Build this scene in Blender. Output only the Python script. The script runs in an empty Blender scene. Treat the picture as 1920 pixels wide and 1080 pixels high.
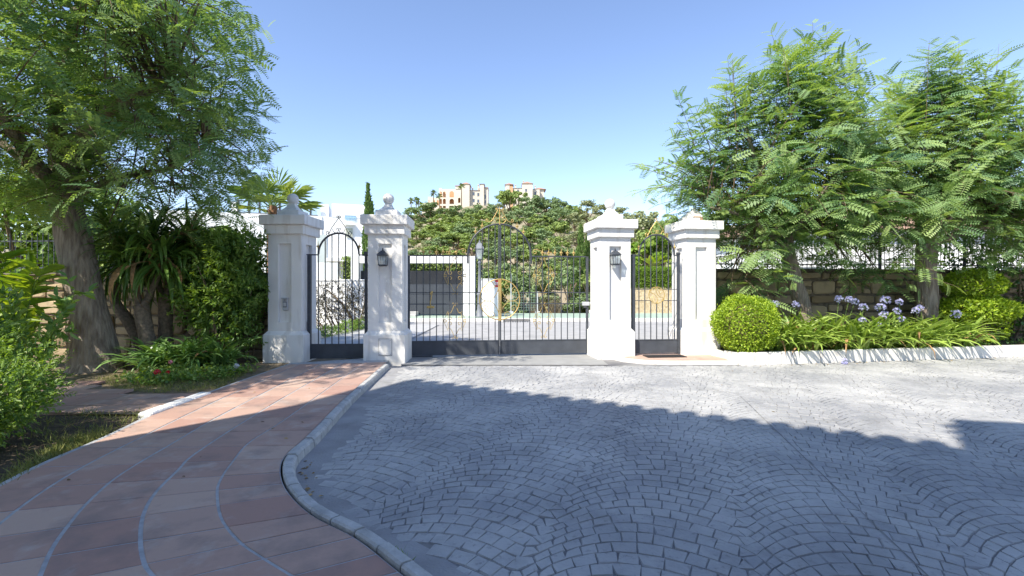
import bpy, math, random
import numpy as np
from mathutils import Vector, Matrix
random.seed(7); RNG = np.random.default_rng(7)
C = bpy.context.scene.collection
F, CAMH = 900.0, 1.4
R = math.radians

# ------------------------------------------------------------------ pixel -> place
def gp(px, py, h=0.0):
    Y = (CAMH-h)*F/(py-540.0)
    return ((px-960.0)*Y/F, Y)
def at(px, py, Y):
    return ((px-960.0)*Y/F, Y, CAMH+(540.0-py)*Y/F)

# ------------------------------------------------------------------ materials
MATS = {}
def nodes_of(m):
    m.use_nodes = True
    return m.node_tree.nodes, m.node_tree.links, m.node_tree.nodes['Principled BSDF']
def mat(name, col, rough=0.7, var=0.15, scale=6.0, bump=0.0, bscale=40.0, metal=0.0, col2=None, stain=None, spec=0.3):
    """procedural surface: two-tone noise colour, optional stain colour, fine bump"""
    if name in MATS: return MATS[name]
    m = bpy.data.materials.new(name); n, l, b = nodes_of(m)
    tc = n.new('ShaderNodeTexCoord')
    nz = n.new('ShaderNodeTexNoise'); nz.inputs['Scale'].default_value = scale; nz.inputs['Detail'].default_value = 6
    l.new(tc.outputs['Object'], nz.inputs['Vector'])
    rp = n.new('ShaderNodeValToRGB'); rp.color_ramp.elements[0].position = .32; rp.color_ramp.elements[1].position = .68
    c2 = col2 if col2 else tuple(min(1, c*(1+var)) for c in col)
    c1 = col if col2 else tuple(c*(1-var) for c in col)
    rp.color_ramp.elements[0].color = (*c1, 1); rp.color_ramp.elements[1].color = (*c2, 1)
    l.new(nz.outputs['Fac'], rp.inputs['Fac'])
    out = rp.outputs['Color']
    if stain:
        n2 = n.new('ShaderNodeTexNoise'); n2.inputs['Scale'].default_value = stain[1]; n2.inputs['Detail'].default_value = 8
        l.new(tc.outputs['Object'], n2.inputs['Vector'])
        r2 = n.new('ShaderNodeValToRGB'); r2.color_ramp.elements[0].position = stain[2]; r2.color_ramp.elements[1].position = stain[2]+.12
        r2.color_ramp.elements[0].color = (0,0,0,1); r2.color_ramp.elements[1].color = (1,1,1,1)
        l.new(n2.outputs['Fac'], r2.inputs['Fac'])
        mx = n.new('ShaderNodeMixRGB'); mx.inputs['Color2'].default_value = (*stain[0], 1)
        mu = n.new('ShaderNodeMath'); mu.operation = 'MULTIPLY'; mu.inputs[1].default_value = stain[3]
        l.new(r2.outputs['Color'], mu.inputs[0]); l.new(mu.outputs[0], mx.inputs['Fac'])
        l.new(out, mx.inputs['Color1']); out = mx.outputs['Color']
    l.new(out, b.inputs['Base Color'])
    b.inputs['Roughness'].default_value = rough; b.inputs['Metallic'].default_value = metal
    b.inputs['Specular IOR Level'].default_value = spec
    if bump:
        n3 = n.new('ShaderNodeTexNoise'); n3.inputs['Scale'].default_value = bscale; n3.inputs['Detail'].default_value = 5
        l.new(tc.outputs['Object'], n3.inputs['Vector'])
        bp = n.new('ShaderNodeBump'); bp.inputs['Strength'].default_value = bump; bp.inputs['Distance'].default_value = .02
        l.new(n3.outputs['Fac'], bp.inputs['Height']); l.new(bp.outputs['Normal'], b.inputs['Normal'])
    MATS[name] = m
    return m
def tint_mat(name, lo, hi, rough=.6, trans=0.0, tcol=None, noise=None, bump=0.0, bscale=60., spec=.3):
    """colour from the per-piece 'tint' attribute (each leaf / stone / tile has its own)"""
    if name in MATS: return MATS[name]
    m = bpy.data.materials.new(name); n, l, b = nodes_of(m)
    a = n.new('ShaderNodeAttribute'); a.attribute_name = 'tint'
    rp = n.new('ShaderNodeValToRGB'); rp.color_ramp.elements[0].color = (*lo, 1); rp.color_ramp.elements[1].color = (*hi, 1)
    l.new(a.outputs['Fac'], rp.inputs['Fac']); out = rp.outputs['Color']
    tc = n.new('ShaderNodeTexCoord')
    for (ncol, nsc, pos, amt) in (noise or []):
        n2 = n.new('ShaderNodeTexNoise'); n2.inputs['Scale'].default_value = nsc; n2.inputs['Detail'].default_value = 7; n2.inputs['Roughness'].default_value = .65
        l.new(tc.outputs['Object'], n2.inputs['Vector'])
        r2 = n.new('ShaderNodeValToRGB'); r2.color_ramp.elements[0].position = pos; r2.color_ramp.elements[1].position = min(1, pos+.2)
        l.new(n2.outputs['Fac'], r2.inputs['Fac'])
        r2.color_ramp.elements[1].color = (amt, amt, amt, 1)
        mx = n.new('ShaderNodeMixRGB'); mx.inputs['Color2'].default_value = (*ncol, 1)
        l.new(r2.outputs['Color'], mx.inputs['Fac']); l.new(out, mx.inputs['Color1']); out = mx.outputs['Color']
    l.new(out, b.inputs['Base Color']); b.inputs['Roughness'].default_value = rough
    b.inputs['Specular IOR Level'].default_value = spec
    if bump:
        n3 = n.new('ShaderNodeTexNoise'); n3.inputs['Scale'].default_value = bscale; n3.inputs['Detail'].default_value = 6
        l.new(tc.outputs['Object'], n3.inputs['Vector'])
        bp = n.new('ShaderNodeBump'); bp.inputs['Strength'].default_value = bump; bp.inputs['Distance'].default_value = .01
        l.new(n3.outputs['Fac'], bp.inputs['Height']); l.new(bp.outputs['Normal'], b.inputs['Normal'])
    if trans:
        t = n.new('ShaderNodeBsdfTranslucent')
        mm = n.new('ShaderNodeMixRGB'); mm.blend_type = 'MULTIPLY'; mm.inputs['Fac'].default_value = 1
        mm.inputs['Color2'].default_value = (*(tcol or (1.6, 1.5, .5)), 1)
        l.new(out, mm.inputs['Color1']); l.new(mm.outputs['Color'], t.inputs['Color'])
        ms = n.new('ShaderNodeMixShader'); ms.inputs['Fac'].default_value = trans
        l.new(b.outputs['BSDF'], ms.inputs[1]); l.new(t.outputs['BSDF'], ms.inputs[2])
        l.new(ms.outputs['Shader'], n['Material Output'].inputs['Surface'])
    MATS[name] = m
    return m
def glass_mat(name, col, rough=.05):
    if name in MATS: return MATS[name]
    m = bpy.data.materials.new(name); n, l, b = nodes_of(m)
    b.inputs['Base Color'].default_value = (*col, 1); b.inputs['Roughness'].default_value = rough
    b.inputs['Transmission Weight'].default_value = .0; b.inputs['Specular IOR Level'].default_value = .8
    tr = n.new('ShaderNodeBsdfTransparent'); tr.inputs['Color'].default_value = (.82, .9, .92, 1)
    ms = n.new('ShaderNodeMixShader'); ms.inputs['Fac'].default_value = .35
    l.new(tr.outputs['BSDF'], ms.inputs[1]); l.new(b.outputs['BSDF'], ms.inputs[2])
    l.new(ms.outputs['Shader'], n['Material Output'].inputs['Surface'])
    MATS[name] = m
    return m

STUCCO = mat('white_stucco', (.79,.78,.76), .85, .03, 3, .3, 70, stain=((.52,.48,.42), 2.6, .54, .38))
def streaks(m):
    for nd in m.node_tree.nodes:
        if nd.type == 'TEX_NOISE' and abs(nd.inputs['Scale'].default_value-2.6) < .01:
            mq = m.node_tree.nodes.new('ShaderNodeMapping'); mq.inputs['Scale'].default_value = (3.2,3.2,.45)
            m.node_tree.links.new(nd.inputs['Vector'].links[0].from_socket, mq.inputs['Vector']); m.node_tree.links.new(mq.outputs['Vector'], nd.inputs['Vector'])
streaks(STUCCO)
STUCCO_OLD = mat('weathered_stucco', (.74,.72,.69), .9, .08, 5, .4, 60, stain=((.42,.36,.31), 7, .56, .5))
HOUSEWHITE = mat('house_white', (.80,.80,.79), .85, .02, 2)
IRON = mat('painted_iron', (.055,.062,.075), .5, .2, 20, .15, 120, spec=.4)
PLATE = mat('iron_plate', (.068,.076,.092), .48, .15, 5, .1, 60, stain=((.28,.09,.03), 9, .74, .7), spec=.4)
GOLD = mat('gold_paint', (.50,.355,.125), .45, .15, 30, .1, 100, metal=.25)
BRICKOLD = mat('exposed_brick', (.36,.24,.17), .9, .25, 30, .5, 40)
TERRA = tint_mat('terracotta', (.40,.245,.20), (.51,.365,.295), .75, noise=[((.21,.17,.16), 2.6, .50, .65), ((.52,.46,.42), 4.0, .54, .6), ((.13,.11,.10), 19., .66, .6)], bump=.25, bscale=30)
GROUT = mat('grey_grout', (.40,.41,.43), .9, .15, 20, .4, 80)
COB = tint_mat('stamped_concrete', (.275,.28,.295), (.345,.345,.35), .65, noise=[((.50,.495,.485), .7, .43, .8), ((.18,.18,.185), 1.9, .53, .6), ((.12,.12,.13), 21., .565, .8), ((.47,.47,.47), 33., .62, .55)], bump=.35, bscale=45, spec=.35)
MORTAR = mat('dark_joint', (.13,.13,.14), .9, .3, 1.5, .3, 60, col2=(.27,.265,.26))
KERBM = mat('kerb_concrete', (.45,.45,.445), .85, .15, 14, .4, 70, stain=((.25,.25,.25), 6, .55, .5))
KERBW = mat('pale_kerb', (.72,.70,.67), .85, .08, 6, .3, 60, stain=((.36,.34,.32), 4, .58, .5))
KERBP = mat('white_painted_kerb', (.74,.74,.74), .75, .06, 14, .6, 40)
SOIL = mat('soil', (.05,.038,.028), .95, .35, 18, .8, 60, col2=(.11,.085,.06))
DRYSOIL = mat('dry_soil', (.14,.11,.075), .95, .3, 9, .7, 50, col2=(.26,.21,.14))
GROUND = mat('earth', (.20,.17,.12), .95, .25, .2)
ASPH = mat('pale_asphalt', (.38,.375,.37), .85, .1, 3, .3, 120, stain=((.22,.22,.22), 1.0, .56, .5))
GREENP = mat('green_pavement', (.33,.42,.345), .85, .12, 4, .2, 80)
BARK = mat('bark', (.17,.13,.105), .95, .3, 9, 0, col2=(.36,.305,.25))
def bark_bump(m, zs):
    for nd in m.node_tree.nodes:
        if nd.type == 'TEX_NOISE':
            mq = m.node_tree.nodes.new('ShaderNodeMapping'); mq.inputs['Scale'].default_value = (2.2,2.2,.35)
            m.node_tree.links.new(nd.inputs['Vector'].links[0].from_socket, mq.inputs['Vector']); m.node_tree.links.new(mq.outputs['Vector'], nd.inputs['Vector']); break
    n, l, b = nodes_of(m)
    tc = n.new('ShaderNodeTexCoord'); mp = n.new('ShaderNodeMapping'); mp.inputs['Scale'].default_value = (1,1,zs)
    nz = n.new('ShaderNodeTexNoise'); nz.inputs['Scale'].default_value = 26; nz.inputs['Detail'].default_value = 7
    l.new(tc.outputs['Object'], mp.inputs['Vector']); l.new(mp.outputs['Vector'], nz.inputs['Vector'])
    bp = n.new('ShaderNodeBump'); bp.inputs['Strength'].default_value = 1.0; bp.inputs['Distance'].default_value = .05
    l.new(nz.outputs['Fac'], bp.inputs['Height']); l.new(bp.outputs['Normal'], b.inputs['Normal'])
bark_bump(BARK, .16)
TWIG = mat('twig', (.16,.12,.08), .9, .2, 20)
YBARK = mat('yucca_bark', (.25,.20,.16), .95, .3, 20, .7, 40)
STONE = tint_mat('sandstone', (.28,.205,.12), (.50,.39,.25), .9, noise=[((.22,.19,.145), 2.2, .5, .7)], bump=.6, bscale=22)
SMORT = mat('wall_mortar', (.17,.14,.105), .95, .3, 10, .5, 40)
ROOF = mat('roof_tile', (.38,.24,.17), .85, .2, 8, .3, 30)
PEACH = mat('peach_plaster', (.58,.34,.19), .85, .06, .3)
CREAM = mat('cream_plaster', (.58,.53,.45), .85, .05, .2)
DARKPANE = mat('window_pane', (.08,.10,.13), .15, .1, 1, spec=.6)
GATEGREY = mat('grey_gate_panel', (.055,.062,.075), .5, .1, 2)
FRAMEG = mat('dark_frame', (.06,.065,.075), .5, .1, 10)
PLASTIC = mat('grey_plastic', (.45,.47,.50), .45, .05, 20)
REDS = mat('red_paint', (.55,.05,.05), .5, .05, 20)
GLASS = glass_mat('clear_glass', (.55,.63,.66))
LAMPG = glass_mat('lamp_glass', (.80,.84,.86), .2)
BULB = mat('bulb_white', (.85,.85,.82), .3, .02, 10)
RUBBER = mat('black_mat', (.025,.025,.028), .9, .2, 60, .6, 150)
L_FEATH = tint_mat('feathery_leaf', (.115,.225,.115), (.34,.46,.165), .5, .38, (1.7,1.6,.5), spec=.45)
L_DARK = tint_mat('dark_leaf', (.04,.10,.03), (.10,.22,.05), .45, .3, (1.7,1.6,.4), spec=.45)
L_BOX = tint_mat('box_leaf', (.15,.26,.02), (.42,.54,.05), .45, .3, (1.5,1.5,.3), spec=.4)
L_SHRUB = tint_mat('shrub_leaf', (.085,.18,.045), (.29,.41,.10), .45, .34, (1.5,1.5,.3), spec=.4)
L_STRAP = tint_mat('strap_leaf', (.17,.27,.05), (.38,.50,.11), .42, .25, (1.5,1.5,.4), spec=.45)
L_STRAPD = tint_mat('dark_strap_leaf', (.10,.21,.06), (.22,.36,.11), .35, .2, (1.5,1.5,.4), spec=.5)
L_DRY = mat('dry_leaf', (.34,.20,.09), .8, .3, 30)
L_YUC = tint_mat('yucca_leaf', (.06,.13,.03), (.16,.27,.05), .42, .25, (1.6,1.5,.4), spec=.45)
L_GING = tint_mat('ginger_leaf', (.15,.27,.04), (.42,.50,.08), .4, .4, (1.6,1.5,.3), spec=.45)
L_PALM = tint_mat('palm_leaf', (.14,.25,.06), (.38,.44,.11), .5, .35, (1.5,1.4,.4))
L_PINE = tint_mat('pine_leaf', (.125,.195,.055), (.32,.40,.12), .7, .2, (1.5,1.5,.4))
L_OAK = tint_mat('oak_leaf', (.10,.165,.075), (.24,.32,.14), .7, .15, (1.5,1.5,.4))
L_OLIVE = tint_mat('olive_leaf', (.18,.22,.11), (.38,.41,.22), .7, .2, (1.3,1.3,.5))
L_SCRUB = tint_mat('scrub_leaf', (.17,.14,.09), (.33,.27,.18), .85, .15, (1.2,1.1,.6))
L_CYP = tint_mat('cypress_leaf', (.07,.14,.03), (.18,.27,.07), .7, .15, (1.5,1.5,.4))
L_HEDGE = tint_mat('hedge_leaf', (.09,.18,.02), (.22,.34,.04), .55, .3, (1.5,1.5,.3))
L_GRASS = tint_mat('grass_blade', (.12,.17,.04), (.34,.34,.13), .7, .25, (1.4,1.3,.4))
L_STRAW = tint_mat('straw_blade', (.40,.34,.23), (.66,.59,.43), .85, .2, (1.2,1.1,.6))
PETAL = tint_mat('lavender_petal', (.46,.45,.76), (.72,.72,.93), .6, .3, (1.1,1.1,1.1))
REDPETAL = tint_mat('red_petal', (.55,.015,.03), (.75,.05,.08), .6, .2, (1.1,.6,.6))
STEM = mat('green_stem', (.14,.22,.05), .6, .15, 20)

# ------------------------------------------------------------------ objects
def tag(o, label=None, cat=None, group=None, kind=None):
    if label: o['label'] = label
    if cat: o['category'] = cat
    if group: o['group'] = group
    if kind: o['kind'] = kind
    return o
def thing(name, label, cat, loc=(0,0,0), rz=0.0, group=None):
    o = bpy.data.objects.new(name, None); C.objects.link(o)
    o.empty_display_size = .2
    o.location = loc; o.rotation_euler = (0,0,rz)
    return tag(o, label, cat, group)
def link(name, me, parent=None):
    o = bpy.data.objects.new(name, me); C.objects.link(o)
    if parent: o.parent = parent
    return o
def copy_tree(o, parent=None):
    c = o.copy(); C.objects.link(c)
    if parent: c.parent = parent
    for ch in o.children: copy_tree(ch, c)
    return c
class MB:
    """collects shapes for ONE mesh"""
    def __init__(s): s.v, s.f, s.m, s.t = [], [], [], []
    def add(s, vs, fs, mi=0, tint=.5):
        o = len(s.v); s.v += [tuple(p) for p in vs]; s.t += [tint]*len(vs)
        s.f += [tuple(o+i for i in f) for f in fs]; s.m += [mi]*len(fs)
    def box(s, a, b, mi=0, tint=.5, M=None):
        x0,y0,z0 = a; x1,y1,z1 = b
        v = [(x0,y0,z0),(x1,y0,z0),(x1,y1,z0),(x0,y1,z0),(x0,y0,z1),(x1,y0,z1),(x1,y1,z1),(x0,y1,z1)]
        if M: v = [M @ Vector(p) for p in v]
        s.add(v, [(0,3,2,1),(4,5,6,7),(0,1,5,4),(1,2,6,5),(2,3,7,6),(3,0,4,7)], mi, tint)
    def bevbox(s, a, b, bv=.01, mi=0, tint=.5, M=None):
        """box with chamfered edges"""
        x0,y0,z0 = a; x1,y1,z1 = b; q = bv
        rings = []
        for z, i in ((z0, q), (z0+q, 0), (z1-q, 0), (z1, q)):
            c = q
            rings.append([(x0+i+c,y0+i,z),(x1-i-c,y0+i,z),(x1-i,y0+i+c,z),(x1-i,y1-i-c,z),(x1-i-c,y1-i,z),(x0+i+c,y1-i,z),(x0+i,y1-i-c,z),(x0+i,y0+i+c,z)])
        v = [p for r in rings for p in r]
        if M: v = [M @ Vector(p) for p in v]
        f = [tuple(range(7,-1,-1)), tuple(range(24,32))]
        for k in range(3):
            for j in range(8):
                f.append((k*8+j, k*8+(j+1)%8, (k+1)*8+(j+1)%8, (k+1)*8+j))
        s.add(v, f, mi, tint)
    def tube(s, pts, rad, n=6, mi=0, tint=.5, cap=True):
        pts = [Vector(p) for p in pts]
        if not hasattr(rad, '__len__'): rad = [rad]*len(pts)
        vs, fs = [], []
        up = Vector((0.013,0.021,1))
        prev = None
        for i, p in enumerate(pts):
            t = (pts[min(i+1,len(pts)-1)] - pts[max(i-1,0)])
            t = t.normalized() if t.length > 1e-9 else Vector((0,0,1))
            if prev is None:
                a = t.cross(up if abs(t.dot(up.normalized())) < .95 else Vector((1,0,0))).normalized()
            else:
                a = prev - t*prev.dot(t)
                a = a.normalized() if a.length > 1e-6 else t.cross(Vector((1,0,0))).normalized()
            prev = a; b = t.cross(a)
            for k in range(n):
                an = 2*math.pi*k/n
                vs.append(p + (a*math.cos(an) + b*math.sin(an))*rad[i])
        for i in range(len(pts)-1):
            for k in range(n):
                fs.append((i*n+k, i*n+(k+1)%n, (i+1)*n+(k+1)%n, (i+1)*n+k))
        if cap:
            fs.append(tuple(range(n-1,-1,-1))); fs.append(tuple(range((len(pts)-1)*n, len(pts)*n)))
        s.add(vs, fs, mi, tint)
    def lathe(s, prof, n=16, c=(0,0,0), mi=0, tint=.5, M=None):
        vs, fs = [], []
        for r, z in prof:
            for k in range(n):
                an = 2*math.pi*(k+.5)/n
                p = Vector((c[0]+r*math.cos(an), c[1]+r*math.sin(an), c[2]+z)); vs.append(M @ p if M else p)
        for i in range(len(prof)-1):
            for k in range(n):
                fs.append((i*n+k, i*n+(k+1)%n, (i+1)*n+(k+1)%n, (i+1)*n+k))
        fs.append(tuple(range(n-1,-1,-1))); fs.append(tuple(range((len(prof)-1)*n, len(prof)*n)))
        s.add(vs, fs, mi, tint)
    def prism(s, poly, z0, z1, mi=0, tint=.5):
        n = len(poly)
        ar = sum(poly[i][0]*poly[(i+1)%n][1]-poly[(i+1)%n][0]*poly[i][1] for i in range(n))
        if ar < 0: poly = poly[::-1]
        v = [(x,y,z0) for x,y in poly]+[(x,y,z1) for x,y in poly]
        f = [tuple(range(n-1,-1,-1)), tuple(range(n,2*n))]+[(i,(i+1)%n,n+(i+1)%n,n+i) for i in range(n)]
        s.add(v, f, mi, tint)
    def build(s, name, mats, parent=None, smooth=False):
        me = bpy.data.meshes.new(name); me.from_pydata(s.v, [], s.f)
        if not isinstance(mats, (list,tuple)): mats = [mats]
        for m in mats: me.materials.append(m)
        me.polygons.foreach_set('material_index', s.m)
        a = me.attributes.new('tint','FLOAT','POINT'); a.data.foreach_set('value', s.t)
        if smooth: me.polygons.foreach_set('use_smooth', [True]*len(me.polygons))
        me.update()
        return link(name, me, parent)
def np_mesh(name, V, Q, mats, T=None, MI=None, smooth=False):
    """mesh from numpy quads"""
    me = bpy.data.meshes.new(name)
    V = np.ascontiguousarray(V, dtype=np.float32); Q = np.ascontiguousarray(Q, dtype=np.int32)
    me.vertices.add(len(V)); me.vertices.foreach_set('co', V.ravel())
    me.loops.add(Q.size); me.loops.foreach_set('vertex_index', Q.ravel())
    me.polygons.add(len(Q))
    me.polygons.foreach_set('loop_start', np.arange(0, Q.size, 4, dtype=np.int32))
    try: me.polygons.foreach_set('loop_total', np.full(len(Q), 4, dtype=np.int32))
    except Exception: pass
    for m in (mats if isinstance(mats,(list,tuple)) else [mats]): me.materials.append(m)
    if MI is not None: me.polygons.foreach_set('material_index', np.asarray(MI, dtype=np.int32))
    if smooth: me.polygons.foreach_set('use_smooth', np.ones(len(Q), dtype=bool))
    me.update(calc_edges=True)
    if T is not None:
        a = me.attributes.new('tint','FLOAT','POINT'); a.data.foreach_set('value', np.asarray(T, dtype=np.float32))
    me.validate()
    return me

# ------------------------------------------------------------------ foliage arrays
def norm(a): return a/np.maximum(np.linalg.norm(a, axis=-1, keepdims=True), 1e-9)
def frames(d, up):
    X = norm(d); Z = norm(up-(up*X).sum(-1, keepdims=True)*X); Y = np.cross(Z, X)
    return np.stack([X,Y,Z], axis=-1)                  # columns
def scatter(bv, bq, pos, fr, sc, tint):
    """copies of a small quad shape -> arrays"""
    N, k = len(pos), len(bv)
    sc = np.asarray(sc, dtype=float)
    if sc.ndim == 1: sc = sc[:,None]*np.ones((1,3))
    loc = bv[None]*sc[:,None,:]
    V = np.einsum('nij,nkj->nki', fr, loc) + pos[:,None,:]
    Q = bq[None] + (np.arange(N)*k)[:,None,None]
    return V.reshape(-1,3), Q.reshape(-1,4), np.repeat(tint, k)
def merge(parts):
    V, Q, T, M = [], [], [], []; o = 0
    for p in parts:
        v, q, t = p[:3]; mi = p[3] if len(p) > 3 else 0
        V.append(v); Q.append(q+o); T.append(t); M.append(np.full(len(q), mi)); o += len(v)
    return np.concatenate(V), np.concatenate(Q), np.concatenate(T), np.concatenate(M)
LEAF4 = (np.array([(0,0,0),(.42,-.5,.03),(1,0,-.04),(.42,.5,.03)], float), np.array([(0,1,2,3)]))
LEAF6 = (np.array([(0,0,0),(.3,-.5,.1),(.7,-.38,.06),(1,0,-.08),(.7,.38,.06),(.3,.5,.1)], float), np.array([(0,1,2,3),(0,3,4,5)]))
CLUMP = (np.array([(0,-.5,0),(.6,-.35,.15),(.5,.1,.1),(-.1,.1,0), (-.3,.05,.05),(.3,.2,-.1),(.2,.7,.1),(-.4,.5,.15)], float), np.array([(0,1,2,3),(4,5,6,7)]))
def frond_shape(pairs=8, lw=.30, ll=.26, droop=.25, fold=.12):
    v, q = [], []
    def pt(s): return np.array([s, 0, -droop*s*s])
    w = .006
    for i in range(4):                                  # rachis
        a, b = pt(i/4), pt((i+1)/4); o = len(v)
        v += [a+[0,-w,0], b+[0,-w,0], b+[0,w,0], a+[0,w,0]]; q.append((o,o+1,o+2,o+3))
    for i in range(pairs):
        s = .14+.86*(i+.3)/pairs; p = pt(s)
        L = ll*(1-.55*abs(s-.5)**1.5*1.2); W = L*lw
        for sg in (-1,1):
            dx, dy = .38, sg*.92
            tip = p+np.array([dx*L, dy*L, -fold*L]); mid = p+np.array([dx*L*.5, dy*L*.5, .02*L])
            n = np.array([-dy, dx, 0])*W*.5; o = len(v)
            v += [p, mid-n, tip, mid+n]; q.append((o,o+1,o+2,o+3))
    return np.array(v), np.array(q)
FRONDS = [frond_shape(8, .40, .25, .22), frond_shape(9, .38, .23, .4), frond_shape(7, .42, .28, .1)]
def tubes_np(paths, mi=1, n=4):
    mb = MB()
    for pts, rad in paths: mb.tube(pts, rad, n, cap=False)
    return np.array(mb.v), np.array(mb.f), np.full(len(mb.v), .5), mi
# ------------------------------------------------------------------ plant builders (all in the plant's own space)
def sample_ell(ells, n, rng, shell=.45):
    w = np.array([e[6] for e in ells], float); w /= w.sum()
    idx = rng.choice(len(ells), n, p=w); E = np.array([e[:6] for e in ells], float)[idx]
    d = norm(rng.normal(size=(n,3))); r = rng.uniform(0,1,n)**shell
    return E[:,:3] + d*r[:,None]*E[:,3:6], d, E
def bez(a, b, c, n=6):
    return [Vector(a)*(1-t)**2 + Vector(b)*2*t*(1-t) + Vector(c)*t*t for t in [i/n for i in range(n+1)]]
def feather_crown(ells, shoots, limbs, rng, mats, frond=(.34,.5), shoot=(.7,1.25), upb=.55, nfr=11, branch=.5, keep=None, lead=0):
    """leafy shoots carrying pinnate fronds; limbs = list of point lists that branches grow from"""
    b, d, E = sample_ell(ells, shoots, rng)
    if keep: k = keep(b); b, d, E = b[k], d[k], E[k]; shoots = len(b)
    rel = (b[:,2]-E[:,2])/E[:,5]
    upv = upb*(.45+.75*rel)
    dirs = norm(d*[.9,.9,.45] + np.stack([np.zeros(shoots),np.zeros(shoots),upv],1) + rng.normal(size=(shoots,3))*.22)
    L = rng.uniform(*shoot, shoots)*(1+.35*np.clip(rel,0,1))
    if lead:
        top = np.argsort(-(b[:,2]+rng.uniform(0,.9,shoots)))[:lead]; L[top] *= 1.35
        topset = set(top.tolist())
        dirs[top] = norm(dirs[top]*[.35,.35,.2]+[0,0,1.0]+rng.normal(size=(lead,3))*.12)
    g = rng.uniform(.08,.3,shoots)*(1.3-.9*np.clip(rel,-.3,1))
    P, D, U, S, T, K = [], [], [], [], [], []
    paths = []
    lp = [p for l in limbs for p in l]
    lpn = np.array([tuple(p) for p in lp])
    for i in range(shoots):
        s = np.linspace(0,1,5)
        c = [Vector(b[i]+dirs[i]*L[i]*q - np.array([0,0,g[i]*L[i]*q*q])) for q in s]
        ok = (lambda pp: True) if keep is None else (lambda pp: bool(np.all(keep(np.array([tuple(v) for v in pp])))))
        if rng.uniform() < .8 and ok(c): paths.append((c, [.010,.008,.006,.005,.003]))
        if rng.uniform() < branch:
            j = np.argmin(np.linalg.norm(lpn-b[i]+[0,0,.5], axis=1)+rng.uniform(0,.35,len(lpn)))
            a = lp[j]; mid = (Vector(a)+c[0])/2+Vector((rng.normal()*.1, rng.normal()*.1, .15))
            dl = (c[0]-Vector(a)).length
            bb = bez(a, mid, c[0], 5)
            if ok(bb): paths.append((bb, list(np.linspace(.012+.006*dl, .009, 6))))
        side0 = np.cross(dirs[i], [0,0,1]); side0 = side0/max(np.linalg.norm(side0),1e-6)
        big = lead and i in topset
        n = max(4, int(nfr*(1.5 if big else 1)*L[i]*rng.uniform(.8,1.2)))
        tint0 = rng.uniform(0,.75)
        for k in range(n):
            q = .06+.94*(k+.5)/n
            p = b[i]+dirs[i]*L[i]*q-np.array([0,0,g[i]*L[i]*q*q])
            tg = dirs[i]*L[i]-np.array([0,0,2*g[i]*L[i]*q]); tg /= np.linalg.norm(tg)
            sg = 1 if k % 2 else -1
            ang = rng.normal()*.5
            sd = side0*math.cos(ang)*sg+np.cross(side0,tg)*math.sin(ang)
            dd = tg*(.25+.6*q**3)+sd*.95+np.array([0,0,.12-.25*rng.uniform()])
            P.append(p); D.append(dd); U.append(np.array([-.15,-.45,1])+rng.normal(size=3)*.28+tg*.15)
            S.append(rng.uniform(*frond)*(1-(.6 if big else .45)*q**4)*(1.12 if big else 1)); T.append(np.clip(tint0+rng.normal()*.13+.22*q**3, 0, 1))
    P, D, U, S, T = map(np.array, (P,D,U,S,T))
    if keep: k = keep(P); P, D, U, S, T = P[k], D[k], U[k], S[k], T[k]
    fr = frames(norm(D), U); var = rng.integers(0, 3, len(P)); parts = []
    for v in range(3):
        m = var == v
        parts.append((*scatter(*FRONDS[v], P[m], fr[m], S[m], T[m]), 0))
    parts.append(tubes_np(paths))
    V, Q, TT, MI = merge(parts)
    return np_mesh('crown', V, Q, mats, TT, MI)
def rough_trunk(pts, radii, rng, n=14, amp=.07, rings=None):
    """bark: a tube with ribs that follow the stem"""
    pts = [Vector(p) for p in pts]; out, rr = [], []
    for i in range(len(pts)-1):
        for k in range(5):
            t = k/5; p0 = pts[max(i-1,0)]; p1 = pts[i]; p2 = pts[i+1]; p3 = pts[min(i+2,len(pts)-1)]
            out.append(.5*((2*p1)+(-p0+p2)*t+(2*p0-5*p1+4*p2-p3)*t*t+(-p0+3*p1-3*p2+p3)*t**3)); rr.append(radii[i]*(1-t)+radii[i+1]*t)
    out.append(pts[-1]); rr.append(radii[-1])
    mb = MB(); mb.tube(out, rr, n)
    ph = rng.uniform(0, 6.28, n); rib = rng.normal(size=n)*amp
    for j in range(len(out)):
        c = out[j]
        for k in range(n):
            i = j*n+k; v = Vector(mb.v[i]); f = 1+rib[k]+amp*.7*math.sin(ph[k]+j*.9)+rng.normal()*amp*.35
            mb.v[i] = tuple(c+(v-c)*f)
    return mb, out
def leafy_mesh(name, surf_pts, normals, rng, mats, size=(.04,.07), wid=.5, leaf=LEAF6, out=.6, up=.3, paths=None, jitter=.6, tlo=0, thi=1):
    n = len(surf_pts)
    d = norm(normals*out+rng.normal(size=(n,3))*jitter+[0,0,up])
    u = norm(normals*.6+rng.normal(size=(n,3))*.5+[0,0,.7])
    s = rng.uniform(*size, n); S = np.stack([s, s*wid, s],1)
    parts = [(*scatter(*leaf, surf_pts, frames(d,u), S, rng.uniform(tlo,thi,n)), 0)]
    if paths: parts.append(tubes_np(paths))
    V, Q, T, MI = merge(parts)
    return np_mesh(name, V, Q, mats, T, MI)
def sprig_points(b, d, rng, per=8, L=(.12,.25)):
    """points & directions of leaves set along short twigs"""
    n = len(b); P, N = [], []
    ln = rng.uniform(*L, n)
    for k in range(per):
        q = (k+.6)/per
        P.append(b+d*(ln*q)[:,None]); side = norm(np.cross(d, rng.normal(size=(n,3))))
        N.append(norm(side*.8+d*(.35+.5*q)))
    return np.concatenate(P), np.concatenate(N)
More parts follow.
